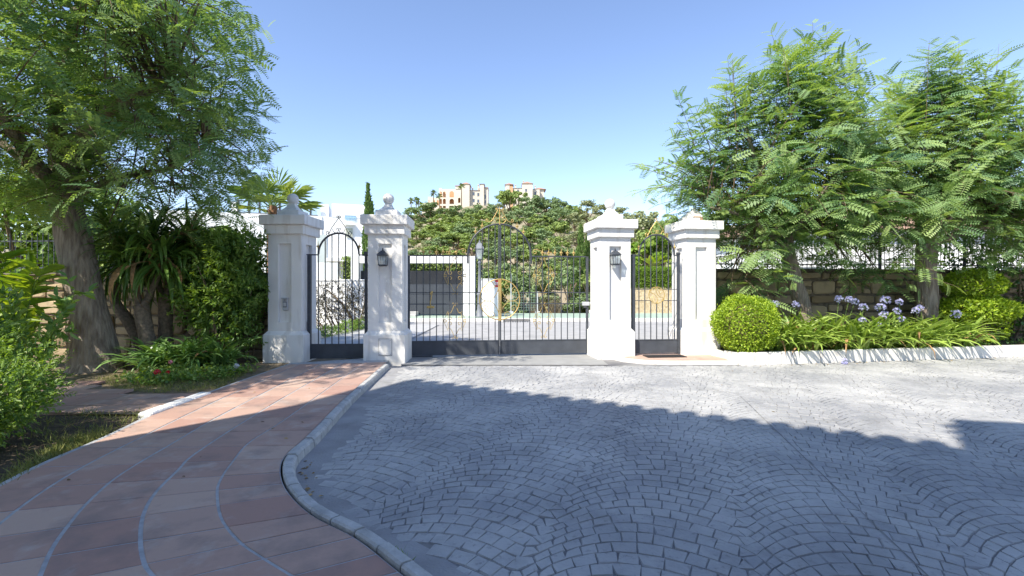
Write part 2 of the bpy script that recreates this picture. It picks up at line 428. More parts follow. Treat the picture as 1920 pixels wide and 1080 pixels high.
def sprig_shrub(name, ells, n, rng, mats, size, wid=.42, L=(.15,.3), per=8, stems=None, shell=.25, up=.35, floor=None, keep=None):
    b, d, E = sample_ell(ells, n, rng, shell)
    dn = norm(d+rng.normal(size=d.shape)*.45+[0,0,up])
    if floor is not None:
        k = b[:,2] > floor; b, dn = b[k], dn[k]
    tt = np.tile(rng.uniform(0,.65,len(b)), per)
    P, N = sprig_points(b, dn, rng, per, L)
    q = np.repeat((np.arange(per)+.6)/per, len(b))
    if keep: kk = keep(P); P, N, q, tt = P[kk], N[kk], q[kk], tt[kk]
    m = len(P); u = norm(rng.normal(size=(m,3))*.4+[0,0,1])
    s = rng.uniform(*size, m)*(1.1-.35*q); S = np.stack([s,s*wid,s],1)
    T = np.clip(tt+.35*q**2+rng.normal(size=m)*.06, 0, 1)
    parts = [(*scatter(*LEAF6, P, frames(N,u), S, T), 0)]
    if stems: parts.append(tubes_np(stems))
    V, Q, TT, MI = merge(parts)
    return np_mesh(name, V, Q, mats, TT, MI)
def strap_clump(n, rng, L=(.45,.75), w=.035, spread=.12, mats=None, seg=6, up=(.5,1.2), name='foliage', fold=.25, dry=0.0, droop=1.0):
    """arching strap leaves from one crown (agapanthus, yucca head)"""
    V, Q, T, M = [], [], [], []; o = 0
    for i in range(n):
        az = rng.uniform(0,2*math.pi); el = rng.uniform(*up); ln = rng.uniform(*L); ww = w*rng.uniform(.8,1.25)
        r0 = spread*math.sqrt(rng.uniform()); a2 = rng.uniform(0,6.28)
        p = np.array([r0*math.cos(a2), r0*math.sin(a2), 0.]); e = el; tw = rng.normal()*.25
        rows = []
        isdry = rng.uniform() < dry
        dr = droop*rng.uniform(.75,1.3)*(1.5 if isdry else 1)
        for k in range(seg+1):
            q = k/seg
            d = np.array([math.cos(az)*math.cos(e), math.sin(az)*math.cos(e), math.sin(e)])
            sd = np.array([-math.sin(az), math.cos(az), 0.])*math.cos(tw)+np.cross(d,[-math.sin(az), math.cos(az),0.])*math.sin(tw)
            hw = ww*.5*(.7+.6*q)*(1 if q < .5 else max(.04, 1-((q-.5)/.5)**1.7)); nn = np.cross(d, sd)
            rows.append((p-sd*hw+nn*hw*fold, p, p+sd*hw+nn*hw*fold))
            p = p+d*ln/seg; e -= dr*(2.0/seg)*(.35+q*1.0)
        t = rng.uniform(0,1)
        for k in range(seg):
            a, b = rows[k], rows[k+1]
            V += [a[0],a[1],b[1],b[0],a[1],a[2],b[2],b[1]]; Q += [(o,o+1,o+2,o+3),(o+4,o+5,o+6,o+7)]; o += 8
            T += [min(1,t)]*8; M += [1 if isdry else 0]*2
    return np_mesh(name, np.array(V), np.array(Q), mats, np.array(T), M)
def umbel_mesh(rng, r=.085, n=34):
    """agapanthus flower head: trumpets on a sphere of thin stalks"""
    mb = MB()
    for i in range(n):
        d = norm(rng.normal(size=(1,3)))[0]; d[2] = d[2]*.8+.3; d /= np.linalg.norm(d)
        tip = d*r*rng.uniform(.75,1.1); t = rng.uniform(0,1)
        mb.tube([(0,0,0), tuple(tip*.62)], [.0018,.0015], 3, 1)
        fr = frames(d[None], np.array([[.1,.2,1.]]))[0]
        for k in range(6):
            a = k*math.pi/3+rng.uniform(0,.3)
            o = fr[:,1]*math.cos(a)+fr[:,2]*math.sin(a); sd = -fr[:,1]*math.sin(a)+fr[:,2]*math.cos(a)
            p0 = tip*.6; p1 = tip*.92+o*.011; p2 = tip*1.0+o*.026
            mb.add([p0, p1-sd*.006, p2, p1+sd*.006], [(0,1,2,3)], 0, t)
    return mb
def clump_crown(ells, n, rng, mats, size, shell=.4, leaf=CLUMP, lumps=0, name='crown'):
    """distant crown: lumps of small leaf clusters with gaps between them"""
    if lumps:
        lb, _, _ = sample_ell(ells, lumps, rng, .35)
        rr = np.mean([min(e[3:6]) for e in ells])*rng.uniform(.22,.42,lumps)
        ells = [(*lb[i], rr[i]*1.15, rr[i]*1.15, rr[i]*.8, rr[i]**2) for i in range(lumps)]
    b, d, E = sample_ell(ells, n, rng, shell)
    nn = norm(d*.9+rng.normal(size=d.shape)*.5+[0,0,.45])
    t = np.clip(rng.uniform(0,1,n)*.6+.25*rng.normal(size=n)+.25, 0, 1)
    fr = frames(norm(np.cross(nn, rng.normal(size=nn.shape))), nn)
    V, Q, T = scatter(*leaf, b, fr, rng.uniform(*size, n), t)
    return np_mesh(name, V, Q, mats, T)
def fan_frond(mb, base, d, L, rng, blades=21):
    """palm fan: stalk and a folded fan of blades that droop at the tips"""
    d = Vector(d).normalized(); side = d.cross(Vector((0,0,1)))
    side = side.normalized() if side.length > .05 else Vector((1,0,0)); n = side.cross(d)
    hub = Vector(base)+d*L*.5-Vector((0,0,.05*L))
    mb.tube([base, Vector(base)+d*L*.28+Vector((0,0,.03*L)), hub], [.022,.016,.012], 4, 1)
    t = rng.uniform(0,.8)
    for k in range(blades):
        a = (k/(blades-1)-.5)*R(170); ln = L*.62*(1-.25*abs(a)/R(108))*rng.uniform(.92,1.05)
        u = (d*math.cos(a)+side*math.sin(a)+n*.12*(1 if k%2 else -1)*.5).normalized(); w = u.cross(n).normalized()
        p1 = hub+u*ln*.35; p2 = hub+u*ln*.72-Vector((0,0,.03*ln)); p3 = hub+u*ln-Vector((0,0,.12*ln+.05*rng.uniform()))
        ww = ln*.024
        mb.add([hub, p1-w*ww, p2-w*ww*.7, p3, p2+w*ww*.7, p1+w*ww], [(0,1,2,3),(0,3,4,5)], 0, min(1,t+.2*rng.uniform()))
# ------------------------------------------------------------------ ground, road, hill
def crom(P, n=8):
    P = [np.array(p, float) for p in P]; out = []
    for i in range(len(P)-1):
        p0 = P[i-1] if i else 2*P[0]-P[1]; p1, p2 = P[i], P[i+1]; p3 = P[i+2] if i+2 < len(P) else 2*P[-1]-P[-2]
        for k in range(n):
            t = k/n
            out.append(.5*((2*p1)+(-p0+p2)*t+(2*p0-5*p1+4*p2-p3)*t*t+(-p0+3*p1-3*p2+p3)*t**3))
    out.append(P[-1]); return np.array(out)
def sheet(name, poly, z, m, kind='structure', tint=.5):
    mb = MB(); n = len(poly)
    ar = sum(poly[i][0]*poly[(i+1)%n][1]-poly[(i+1)%n][0]*poly[i][1] for i in range(n))
    if ar < 0: poly = poly[::-1]
    mb.add([(x,y,z) for x,y in poly], [tuple(range(n))], 0, tint)
    return tag(mb.build(name, m), kind=kind)
sheet('ground', [(-2500,-2500),(2500,-2500),(2500,2500),(-2500,2500)], -.06, GROUND)
# terracotta footpath: long joints traced on the ground plane
HP = .07
def zl(p): return gp(p[0]/2.4, 660+p[1]/2.4, HP)
def extend(P, d0=1.0, d1=2.5):
    a = P[0]+(P[0]-P[1])/np.linalg.norm(P[0]-P[1])*d0; b = P[-1]+(P[-1]-P[-2])/np.linalg.norm(P[-1]-P[-2])*d1
    return np.vstack([a, P, b])
KERB_IN = [(1725,57),(1560,200),(1390,370),(1290,460),(1262,530),(1290,620),(1400,730),(1600,835),(1780,975),(1830,1015)]
LA = [(1600,75),(1300,290),(1130,400),(1050,490),(990,580),(980,650),(1000,750),(1080,850),(1180,920),(1320,1005)]
LB = [(1500,75),(1200,250),(900,440),(800,530),(700,630),(645,730),(632,850),(650,950),(690,1005)]
LC = [(1400,75),(1020,270),(740,430),(620,500),(500,580),(380,690),(290,800),(230,890),(180,1005)]
LD = [(1300,75),(950,230),(640,380),(400,500),(230,600),(100,690),(0,770)]
LE = [(1185,95),(1000,160),(860,212),(690,280),(480,380),(200,500),(0,600)]
LINES = [extend(crom([zl(p) for p in L])) for L in (KERB_IN, LA, LB, LC, LD, LE)]
JOINTS = [((1190,38),(1745,26)),((1185,58),(1722,46)),((1180,82),(1700,66)),((1090,128),(1660,112)),((1000,165),(1620,150)),((930,205),(1575,190)),((860,250),(1530,235)),((780,300),(1460,290)),
          ((640,365),(1400,350)),((500,430),(1340,420)),((350,510),(1280,480)),((150,610),(1265,540)),((-150,735),(1275,590)),((-350,880),(1300,640)),
          ((-300,1000),(1400,725)),((-100,1110),(1500,775)),((300,1140),(1600,830)),((800,1140),(1720,900)),((1200,1140),(1820,980)),((1500,1200),(1950,1060))]
def cross_at(L, a, b):
    d = np.array(b)-np.array(a); nrm = np.array([-d[1], d[0]])
    s = (L-np.array(a)) @ nrm; res = []
    for i in range(len(s)-1):
        if s[i]*s[i+1] <= 0 and s[i] != s[i+1]: res.append(i+s[i]/(s[i]-s[i+1]))
    return res
CR = []
for L in LINES:
    row, last = [], -1
    for (a, b) in JOINTS:
        c = [x for x in cross_at(L, zl(a), zl(b)) if x > last+.05]
        row.append(c[0] if c else None); last = c[0] if c else last
    CR.append(row)
def lpt(L, s):
    i = int(min(max(s,0), len(L)-2)); t = s-i; return L[i]*(1-t)+L[i+1]*t
mb = MB()
for li in range(5):
    A, B = LINES[li], LINES[li+1]
    ka, kb = CR[li], CR[li+1]
    for j in range(len(JOINTS)-1):
        if None in (ka[j], ka[j+1], kb[j], kb[j+1]): continue
        subs = [(0,1)] if abs(ka[j+1]-ka[j]) < 90 else [(0,1)]
        pa = [lpt(A, ka[j]+(ka[j+1]-ka[j])*q/4) for q in range(5)]; pb = [lpt(B, kb[j]+(kb[j+1]-kb[j])*q/4) for q in range(5)]
        poly = pa+pb[::-1]
        c = np.mean(poly, axis=0); t = RNG.uniform(0,1)
        out, top = [], []
        ctr_w = np.linalg.norm(pa[2]-pb[2]); ctr_l = max(np.linalg.norm(pa[0]-pa[4]), .1)
        for k, p in enumerate(poly):
            w = (pa[k]-pb[k]) if k < 5 else (pb[9-k]-pa[9-k])
            w = w/np.linalg.norm(w)
            nb = poly[1] if k == 0 else poly[3] if k == 4 else poly[6] if k == 5 else poly[8] if k == 9 else None
            q = p - w*(.011 if li else .006)
            if nb is not None: e = nb-p; q = q+e/np.linalg.norm(e)*.006
            out.append(q)
        n = len(out); dz = RNG.uniform(-.0015,.0015)
        cc = np.mean(out, axis=0)
        inner = [p+(cc-p)/np.linalg.norm(cc-p)*.006 for p in out]
        v = [(p[0],p[1],HP-.012) for p in out]+[(p[0],p[1],HP-.002+dz) for p in out]+[(p[0],p[1],HP+dz) for p in inner]
        ar = sum(out[i][0]*out[(i+1)%n][1]-out[(i+1)%n][0]*out[i][1] for i in range(n))
        f = [tuple(range(2*n,3*n))]+[(i,(i+1)%n,n+(i+1)%n,n+i) for i in range(n)]+[(n+i,n+(i+1)%n,2*n+(i+1)%n,2*n+i) for i in range(n)]
        if ar < 0: f = [q[::-1] for q in f]
        mb.add(v, f, 0, t)
pth = tag(mb.build('footpath', TERRA), kind='structure')
bed = [tuple(p) for p in LINES[0]]+[tuple(p) for p in LINES[5][::-1]]
mbg = MB(); K, E = LINES[0], LINES[5]
kk = [lpt(K, s) for s in np.linspace(0, len(K)-1, 60)]; ee = [lpt(E, s) for s in np.linspace(0, len(E)-1, 60)]
vs = [(p[0],p[1],HP-.0045) for p in kk]+[(p[0]-.04,p[1]+.02,HP-.0045) for p in ee]
vs += [(p[0]-.04,p[1]+.02,-.05) for p in ee]
mbg.add(vs, [(i+1,i,60+i,61+i) for i in range(59)]+[(61+i,60+i,120+i,121+i) for i in range(59)])
tag(mbg.build('path_joints', GROUT), kind='structure')
# kerb of short blocks between path and drive
kc = LINES[0]; seg = np.linalg.norm(np.diff(kc, axis=0), axis=1); cum = np.concatenate([[0], np.cumsum(seg)])
def karc(s):
    i = int(np.clip(np.searchsorted(cum, s)-1, 0, len(kc)-2)); t = (s-cum[i])/seg[i]; p = kc[i]*(1-t)+kc[i+1]*t
    d = (kc[i+1]-kc[i])/seg[i]; return p, np.array([-d[1], d[0]])
mb = MB(); s = 1.0
while s < cum[-1]-.3:
    near = s > 4.4; ln = .215 if near else .5; ln *= RNG.uniform(.92,1.08)
    q = [karc(s+.006+(ln-.012)*k/3) for k in range(4)]
    prof = [(.014,HP-.03),(.014,HP+.010),(.026,HP+.020),(.078,HP+.016),(.096,HP-.004),(.104,-.03)]
    v, f = [], []; dz = RNG.uniform(-.005,.005); t = RNG.uniform(0,1); m = len(prof)
    for p, nn in q:
        v += [(p[0]+nn[0]*w, p[1]+nn[1]*w, z+dz) for w, z in prof]
    for k in range(3):
        for i in range(m-1): f.append((k*m+i,k*m+i+1,(k+1)*m+i+1,(k+1)*m+i))
    f += [tuple(range(m-1,-1,-1)), tuple(range(3*m,4*m))]
    mb.add(v, f, 0, t); s += ln
mb.build('path_kerb', KERBM); tag(bpy.data.objects['path_kerb'], kind='structure')
# mortar strip behind and in front of the kerb
def kx(Y):
    return float(np.interp(Y, kc[::-1,1], kc[::-1,0]))
# stamped concrete drive: arcs of small setts in columns
CW, RS, SAG, SK = 1.16, .106, .305, .40
def wave(x):
    q = abs((x/CW+.5) % 1.0-.5)*2
    q = q if q < .93 else .93+(q-.93)*.35
    return -SAG*q**1.9
xs_ = np.linspace(-16, 20, 6000); ys_ = np.array([wave(x) for x in xs_]); arc_ = np.concatenate([[0], np.cumsum(np.hypot(np.diff(xs_), np.diff(ys_)))])
def upx(x):
    h = .01; sl = (wave(x+h)-wave(x-h))/(2*h); y0 = wave(x); u = 0.0
    for _ in range(5):
        px_ = SK*RS+u; py_ = RS+wave(x+u)-y0; g = px_+py_*sl; u -= g/(1+sl*sl)*.8
    return u*.72
mb = MB()
def rbound(X): return 8.62+max(0, X-4.1)*.178
wob = RNG.normal(size=(140, 400))*.006
for j in range(-42, 80):
    x_off, y_off = 1.93+SK*RS*j, 3.08+RS*j
    s = RNG.uniform(0, .1)
    bx_ = []
    while s < arc_[-1]:
        bx_.append(float(np.interp(s, arc_, xs_))); s += .100*RNG.uniform(.78,1.28)
    for i in range(len(bx_)-1):
        x0, x1 = bx_[i], bx_[i+1]
        if not (-3.2 < x_off+x0 < 14): continue
        pts = []
        for x, jj in ((x0,0),(x1,0),(x1+upx(x1),1),(x0+upx(x0),1)):
            wy = .004*math.sin(x*5.1+(j+jj)*.7)+.002*math.sin(x*13+(j+jj)*1.1)
            pts.append(np.array([x_off+x+SK*RS*jj, y_off+wave(x)+RS*jj+wy]))
        sh = RNG.normal()*.006; pts[0][0] += sh; pts[3][0] -= sh
        c = sum(pts)/4
        if c[1] < -1 or c[1] > rbound(c[0]) or c[1] > 9.9 or c[0] < kx(c[1])+.34+.05*math.sin(c[1]*3): continue
        if c[1] > 8.55 and c[0] < -1.9: continue
        t = float(np.clip(RNG.normal()*.27+.5,0,1)); tilt = RNG.normal(size=2)*.016; dz = RNG.normal()*.0012
        bot, top = [], []
        gj = .0016+.0018*RNG.uniform()
        up_ = (pts[3]+pts[2]-pts[0]-pts[1]); up_ = up_/np.linalg.norm(up_)
        for ip, p in enumerate(pts):
            p = p+up_*(.0016 if ip < 2 else -.0016)
            e = c-p; L = np.linalg.norm(e); q = p+e/L*gj; r = p+e/L*(gj+.0046)+RNG.normal(size=2)*.0018
            bot.append((q[0],q[1],-.0080)); top.append((r[0],r[1],dz+(r-c)@tilt))
        mb.add(bot+top, [(4,5,6,7),(0,1,5,4),(1,2,6,5),(2,3,7,6),(3,0,4,7)], 0, t)
tag(mb.build('driveway', COB), kind='structure')
kpts = [(kx(y)+.05, y) for y in np.linspace(0.9, 8.6, 24)]
sheet('driveway_joints', [(0.9,-2.5)]+kpts+[(-2.0,8.6),(-2.15,9.95),(13.5,9.95),(13.5,-2.5)], -.0075, MORTAR)
sheet('gate_apron', [(-2.02,8.72),(1.75,8.72),(1.75,10.4),(-2.2,10.4)], .003, mat('apron_concrete', (.30,.30,.295), .85, .1, 4, .3, 80, stain=((.2,.2,.2), 2, .55, .5)))
mbk = MB()
for i in range(23):
    (x0,y0),(x1,y1) = kpts[i], kpts[i+1]
    w0 = w1 = .37
    mbk.add([(x0,y0,.004),(x1,y1,.004),(x1+w1,y1,-.003),(x0+w0,y0,-.003)], [(0,3,2,1)], 0, .5)
tag(mbk.build('drive_edge_screed', mat('edge_screed', (.30,.30,.31), .8, .15, 3, .3, 60, stain=((.17,.17,.17), 2.5, .55, .5))), kind='structure')
mbj = MB(); ja, jb = np.array([2.02,2.33]), np.array([2.95,6.2]); jn = np.array([.971,-.24])*.004
mbj.add([(*(ja-jn),.0035),(*(ja+jn),.0035),(*(jb+jn),.0035),(*(jb-jn),.0035)], [(0,1,2,3)]); tag(mbj.build('expansion_joint', MATS['dark_joint']), kind='structure')
sheet('flower_bed', [(-16,-1.5),(-3.2,-1.5),(-2.6,3.2),(-2.55,6.0),(-2.5,8.6),(-3.4,9.6),(-16,11)], .018, DRYSOIL)
sheet('soil_strip', [gp(*p,.03) for p in ((0,790),(90,776),(287,776),(280,792),(205,818),(83,875),(0,915),(-120,960),(-300,900))], .030, SOIL)
# branch path on the left
sp = [gp(*p,.06) for p in ((-60,722),(85,716),(160,716),(190,723),(225,738),(300,742),(417,736),(287,776),(80,773),(-60,780))]
sheet('side_path_joints', sp, .052, SMORT)
mb = MB(); spx = [p[0] for p in sp]; 
def inpoly(p, poly):
    r = False; n = len(poly)
    for i in range(n):
        (x0,y0),(x1,y1) = poly[i], poly[(i+1)%n]
        if (y0 > p[1]) != (y1 > p[1]) and p[0] < (x1-x0)*(p[1]-y0)/(y1-y0)+x0: r = not r
    return r
for i in range(-30, 12):
    for j in range(0, 9):
        x0 = -4.6+i*.42+(j%2)*.2; y0 = 4.9+j*.30+i*.02
        q = [(x0+.006,y0+.006),(x0+.414,y0+.026),(x0+.414,y0+.32-.006),(x0+.006,y0+.294)]
        if inpoly((x0+.2,y0+.15), sp): mb.prism(q, .03, .060+RNG.uniform(-.001,.001), 0, RNG.uniform(0,.8))
tag(mb.build('side_path', TERRA), kind='structure')
mb = MB(); a = np.array(gp(284,779,.07)); b = np.array(gp(398,737,.07)); d = (b-a)/np.linalg.norm(b-a); nn = np.array([-d[1],d[0]])
L = np.linalg.norm(b-a)
for k in range(3):
    p = a+d*(L/3*k+.004); q = a+d*(L/3*(k+1)-.004)
    M = Matrix(((d[0],nn[0],0,p[0]),(d[1],nn[1],0,p[1]),(0,0,1,0),(0,0,0,1)))
    mb.bevbox((0,-.0,.0), (L/3-.008,.15,.098-.004*k), .015, 0, .5, M)
tag(mb.build('edging_stone', KERBP), 'white painted edging stones between the side path and the main path', 'edging')
# street beyond the gates
sheet('road', [(-70,10.2),(-2.3,10.2),(1.9,10.2),(70,12.5),(70,20.1),(-70,20.1)], -.004, ASPH)
sheet('entrance_path', [(-5.2,9.7),(-2.75,9.35),(-2.75,18.2),(-5.1,18.2)], .02, mat('pale_paving', (.42,.42,.42), .85, .08, 3, .2, 60))
mb = MB()
for i in range(60):
    x = -36+1.2*i; mb.bevbox((x+.005,20.1,-.05),(x+1.195,20.28,.13),.012,0,RNG.uniform())
mb.build('street_kerb', KERBW); tag(bpy.data.objects['street_kerb'], kind='structure')
sheet('pavement', [(-36,20.28),(36,20.28),(36,24.4),(-36,24.4)], .12, GREENP)
dr = thing('storm_drain', 'dark slot of the storm drain in the kerb across the street', 'drain', (*gp(967,600)[:1],20.08,0), 0)
mb = MB(); mb.box((-.55,-.012,.035),(.55,.0,.105)); mb.build('slot', MORTAR, dr)
mb = MB(); [mb.box((-.55+.1*k,-.42,-.001),(-.5+.1*k,-.1,.006)) for k in range(11)]; mb.build('grate', IRON, dr)
# hill
CREST = [(300,470),(500,470),(640,432),(720,416),(765,404),(800,394),(860,391),(920,389),(985,386),(1050,392),(1100,401),(1165,412),(1230,425),(1300,430),(1500,420),(1750,380),(1900,350),(2300,330)]
Y0, Y1 = 26.0, 235.0
def hill_ang(px, Y):
    e = (540-np.interp(px, [c[0] for c in CREST], [c[1] for c in CREST]))/F
    return e*np.clip((Y-Y0)/(Y1-Y0), 0, 1)**.55
def hill_h(X, Y):
    px = 960+F*X/Y
    return Y*hill_ang(px, Y)+1.4*np.clip((Y-Y0)/45, 0, 1)
mb = MB(); us = np.linspace(-700, 700, 90); ys = [26,28,31,35,40,46,54,64,76,90,106,124,145,170,200,235,262,300,380]
for Y in ys:
    for u in us:
        X = u/F*1.0*Y*1.9
        h = hill_h(X, min(Y, 235.)) if Y <= 235 else hill_h(X*235/Y, 235.)+(4 if Y == 262 else 3 if Y == 300 else -30)
        rough = (math.sin(X*.31)+math.sin(Y*.23+X*.11))*.012*Y*.35
        mb.v.append((X, Y, h-.03+rough if Y > 27 else -.05)); mb.t.append(.5)
nu = len(us)
for i in range(len(ys)-1):
    for j in range(nu-1): mb.f.append((i*nu+j,i*nu+j+1,(i+1)*nu+j+1,(i+1)*nu+j)); mb.m.append(0)
HILLM = mat('hillside_scrub', (.20,.17,.10), .95, .3, .10, .8, 1.2, col2=(.40,.33,.23), stain=((.15,.18,.07), .3, .5, .8))
tag(mb.build('hillside', HILLM, smooth=True), kind='structure')
# ------------------------------------------------------------------ gate pillars
def frame_mesh(mb, hw, r, z0, z1, dep, cut):
    """square shaft of half width hw; faces carry a sunk panel (half width r, z0..z1, depth dep)"""
    for k in range(4):
        M = Matrix.Rotation(k*math.pi/2, 4, 'Z')
        zb, zt = cut
        v = [(-hw,-hw,zb),(hw,-hw,zb),(hw,-hw,zt),(-hw,-hw,zt),(-r,-hw,z0),(r,-hw,z0),(r,-hw,z1),(-r,-hw,z1),
             (-r,-hw+dep,z0),(r,-hw+dep,z0),(r,-hw+dep,z1),(-r,-hw+dep,z1)]
        mb.add([M @ Vector(p) for p in v], [(0,1,5,4),(1,2,6,5),(2,3,7,6),(3,0,4,7),(4,5,9,8),(5,6,10,9),(6,7,11,10),(7,4,8,11),(8,9,10,11)])
def pillar(label, x, y, rz, kind, base=0.0):
    t = thing('gate_pillar', label, 'pillar', (x,y,0), rz, 'white gate pillars')
    mb = MB(); mb.bevbox((-.385,-.385,-.08+base),(.385,.385,.54),.012); 
    mb.add([(-.373,-.373,.538),(.373,-.373,.538),(.373,.373,.538),(-.373,.373,.538),(-.32,-.32,.60),(.32,-.32,.60),(.32,.32,.60),(-.32,.32,.60)],
           [(0,1,5,4),(1,2,6,5),(2,3,7,6),(3,0,4,7)])
    mb.build('plinth', STUCCO, t)
    mb = MB(); frame_mesh(mb, .315, .122, .76, 2.225, .05, (.56,2.44)); mb.build('shaft', STUCCO, t)
    mb = MB(); mb.bevbox((-.37,-.37,2.40),(.37,.37,2.572),.008); mb.build('moulding', STUCCO, t)
    mb = MB(); mb.bevbox((-.43,-.43,2.57),(.43,.43,2.75),.01); mb.build('cap', STUCCO, t)
    mb = MB()
    if kind == 'broken':
        mb.bevbox((-.215,-.215,2.75),(.215,.215,2.865),.01)
        mb.add([(-.2,-.2,2.864),(.2,-.2,2.864),(.2,.2,2.864),(-.2,.2,2.864),(-.075,-.075,2.99),(.07,-.07,3.0),(.07,.07,2.99),(-.07,.07,3.0)], [(0,1,5,4),(1,2,6,5),(2,3,7,6),(3,0,4,7),(4,5,6,7)])
        mb.box((.03,-.219,2.775),(.17,-.213,2.845),1); mb.box((-.11,-.219,2.838),(.05,-.2131,2.862),1)
        mb.lathe([(.05,2.985),(.055,3.0),(.048,3.045),(.02,3.06)],12)
    else:
        mb.bevbox((-.208,-.208,2.75),(.208,.208,2.873),.008)
        prof = [(.155,2.872),(.135,2.895),(.105,2.925),(.084,2.955),(.068,2.985),(.058,3.02)]
        v, f = [], []
        for w, z in prof: v += [(-w,-w,z),(w,-w,z),(w,w,z),(-w,w,z)]
        for i in range(len(prof)-1):
            for k in range(4): f.append((i*4+k,i*4+(k+1)%4,(i+1)*4+(k+1)%4,(i+1)*4+k))
        mb.add(v, f)
    fm = STUCCO_OLD if kind != 'clean' else STUCCO
    p = mb.build('pedestal', [fm, BRICKOLD], t)
    if kind != 'broken':
        mb = MB(); n = 14
        mb.lathe([(.107*math.sin(math.pi*k/n)+.0005, 3.108-.107*math.cos(math.pi*k/n)) for k in range(n+1)], 24)
        mb.build('ball_finial', fm, t, smooth=True)
    return t
P1 = pillar('shaded white pillar furthest left with the intercom in its panel', -4.213, 9.23, R(-1.5), 'old')
P2 = pillar('white pillar with a lantern and a meter cover, left of the driveway gate', -2.375, 9.235, R(3), 'old')
P3 = pillar('sunlit white pillar with a lantern, right of the driveway gate', 2.0, 9.80, R(8), 'clean')
P4 = pillar('white pillar with the broken top missing its ball, beside the round bush', 3.775, 10.0, R(8), 'broken', .05)
# meter cover on the plinth of the second pillar
def on_face(px, py, P, off):
    """local position on the front face of a pillar at the pixel"""
    M = P.matrix_world if False else (Matrix.Translation(P.location) @ Matrix.Rotation(P.rotation_euler[2],4,'Z'))
    Mi = M.inverted(); o = Mi @ Vector((0,0,CAMH)); d = Mi.to_3x3() @ Vector(((px-960)/F,1,(540-py)/F))
    t = (-off-o.y)/d.y; q = o+d*t; return M, q
M, q = on_face(722.5, 651, P2, .385)
mc = thing('meter_cover', 'small white painted utility cover on the pillar plinth', 'cover plate', M @ q, P2.rotation_euler[2])
mb = MB(); mb.bevbox((-.115,-.016,-.15),(.115,-.001,.15),.006); mb.build('plate', STUCCO, mc)
mb = MB(); mb.box((-.122,-.006,-.158),(.122,-.0005,.157)); [mb.lathe([(.006,-.004),(.006,.004)],8,M=Matrix.Translation((x,-.018,z)) @ Matrix.Rotation(math.pi/2,4,'X')) for x in (-.095,.095) for z in (-.13,.13)]
mb.build('rim', MORTAR, mc)
M, q = on_face(536, 570, P1, .265)
ic = thing('intercom', 'small grey intercom call panel under a hood on the shaded pillar', 'intercom', M @ q, P1.rotation_euler[2])
mb = MB(); mb.bevbox((-.05,-.035,-.12),(.05,-.001,.11),.012); mb.build('housing', PLASTIC, ic)
mb = MB(); mb.bevbox((-.036,-.041,-.06),(.036,-.0345,.045),.002); mb.build('face_panel', MATS['window_pane'], ic)
mb = MB(); mb.bevbox((-.028,-.046,-.045),(.028,-.0405,.03),.002); mb.build('speaker_plate', PLASTIC, ic)
mb = MB(); mb.bevbox((-.06,-.075,.10),(.06,-.001,.118),.004); mb.build('hood', PLASTIC, ic)
mb = MB(); mb.lathe([(.009,0),(.009,.008),(.004,.011)],10,M=Matrix.Translation((0,-.035,.075)) @ Matrix.Rotation(math.pi/2,4,'X')); mb.build('button', FRAMEG, ic)
def lantern(label, P, px, py):
    M, q = on_face(px, py, P, .265)
    t = thing('wall_lantern', label, 'lantern', M @ q, P.rotation_euler[2], 'wall lanterns on the gate pillars')
    cy = -.125
    mb = MB(); mb.bevbox((-.045,-.018,-.10),(.045,-.001,.10),.006); mb.tube([(0,-.01,-.03),(0,-.06,-.075),(0,cy,-.13)],.009,6); mb.build('bracket', IRON, t)
    mb = MB()
    def ring(hw, z0, z1, w):
        mb.box((-hw,cy-hw,z0),(hw,cy-hw+w,z1)); mb.box((-hw,cy+hw-w,z0),(hw,cy+hw,z1)); mb.box((-hw,cy-hw+w,z0),(-hw+w,cy+hw-w,z1)); mb.box((hw-w,cy-hw+w,z0),(hw,cy+hw-w,z1))
    ring(.075,-.125,-.107,.014); ring(.088,.052,.066,.02)
    mb.box((-.06,cy-.06,-.135),(.06,cy+.06,-.126))
    for sx in (-1,1):
        for sy in (-1,1): mb.tube([(sx*.068,cy+sy*.068,-.11),(sx*.080,cy+sy*.080,.055)],.006,5)
    for sx in (-1,1): mb.tube([(sx*.018,cy-.072,-.11),(sx*.021,cy-.083,.055)],.003,4)
    mb.build('cage', IRON, t)
    mb = MB(); v = []
    prof = [(.095,.066),(.078,.095),(.05,.125),(.028,.15)]
    for w, z in prof: v += [(-w,cy-w,z),(w,cy-w,z),(w,cy+w,z),(-w,cy+w,z)]
    mb.add(v, [(i*4+k,i*4+(k+1)%4,(i+1)*4+(k+1)%4,(i+1)*4+k) for i in range(3) for k in range(4)]+[(3,2,1,0),(12,13,14,15)])
    mb.lathe([(.012,.15),(.02,.16),(.008,.17),(.014,.182),(.011,.192),(.002,.205)],10,(0,cy,0))
    mb.build('roof', IRON, t)
    mb = MB(); v = []
    for w, z in ((.064,-.107),(.077,.052)): v += [(-w,cy-w,z),(w,cy-w,z),(w,cy+w,z),(-w,cy+w,z)]
    mb.add(v, [(k,(k+1)%4,4+(k+1)%4,4+k) for k in range(4)]); mb.build('glass', LAMPG, t)
    mb = MB(); mb.lathe([(.014,-.107),(.014,-.06),(.02,-.055),(.032,-.03),(.034,-.005),(.022,.02),(.002,.03)],14,(0,cy,0)); mb.build('bulb', BULB, t, smooth=True)
lantern('wall lantern in the panel of the pillar left of the driveway gate', P2, 720.5, 486)
lantern('wall lantern in the panel of the sunlit pillar right of the driveway gate', P3, 1149.5, 485)
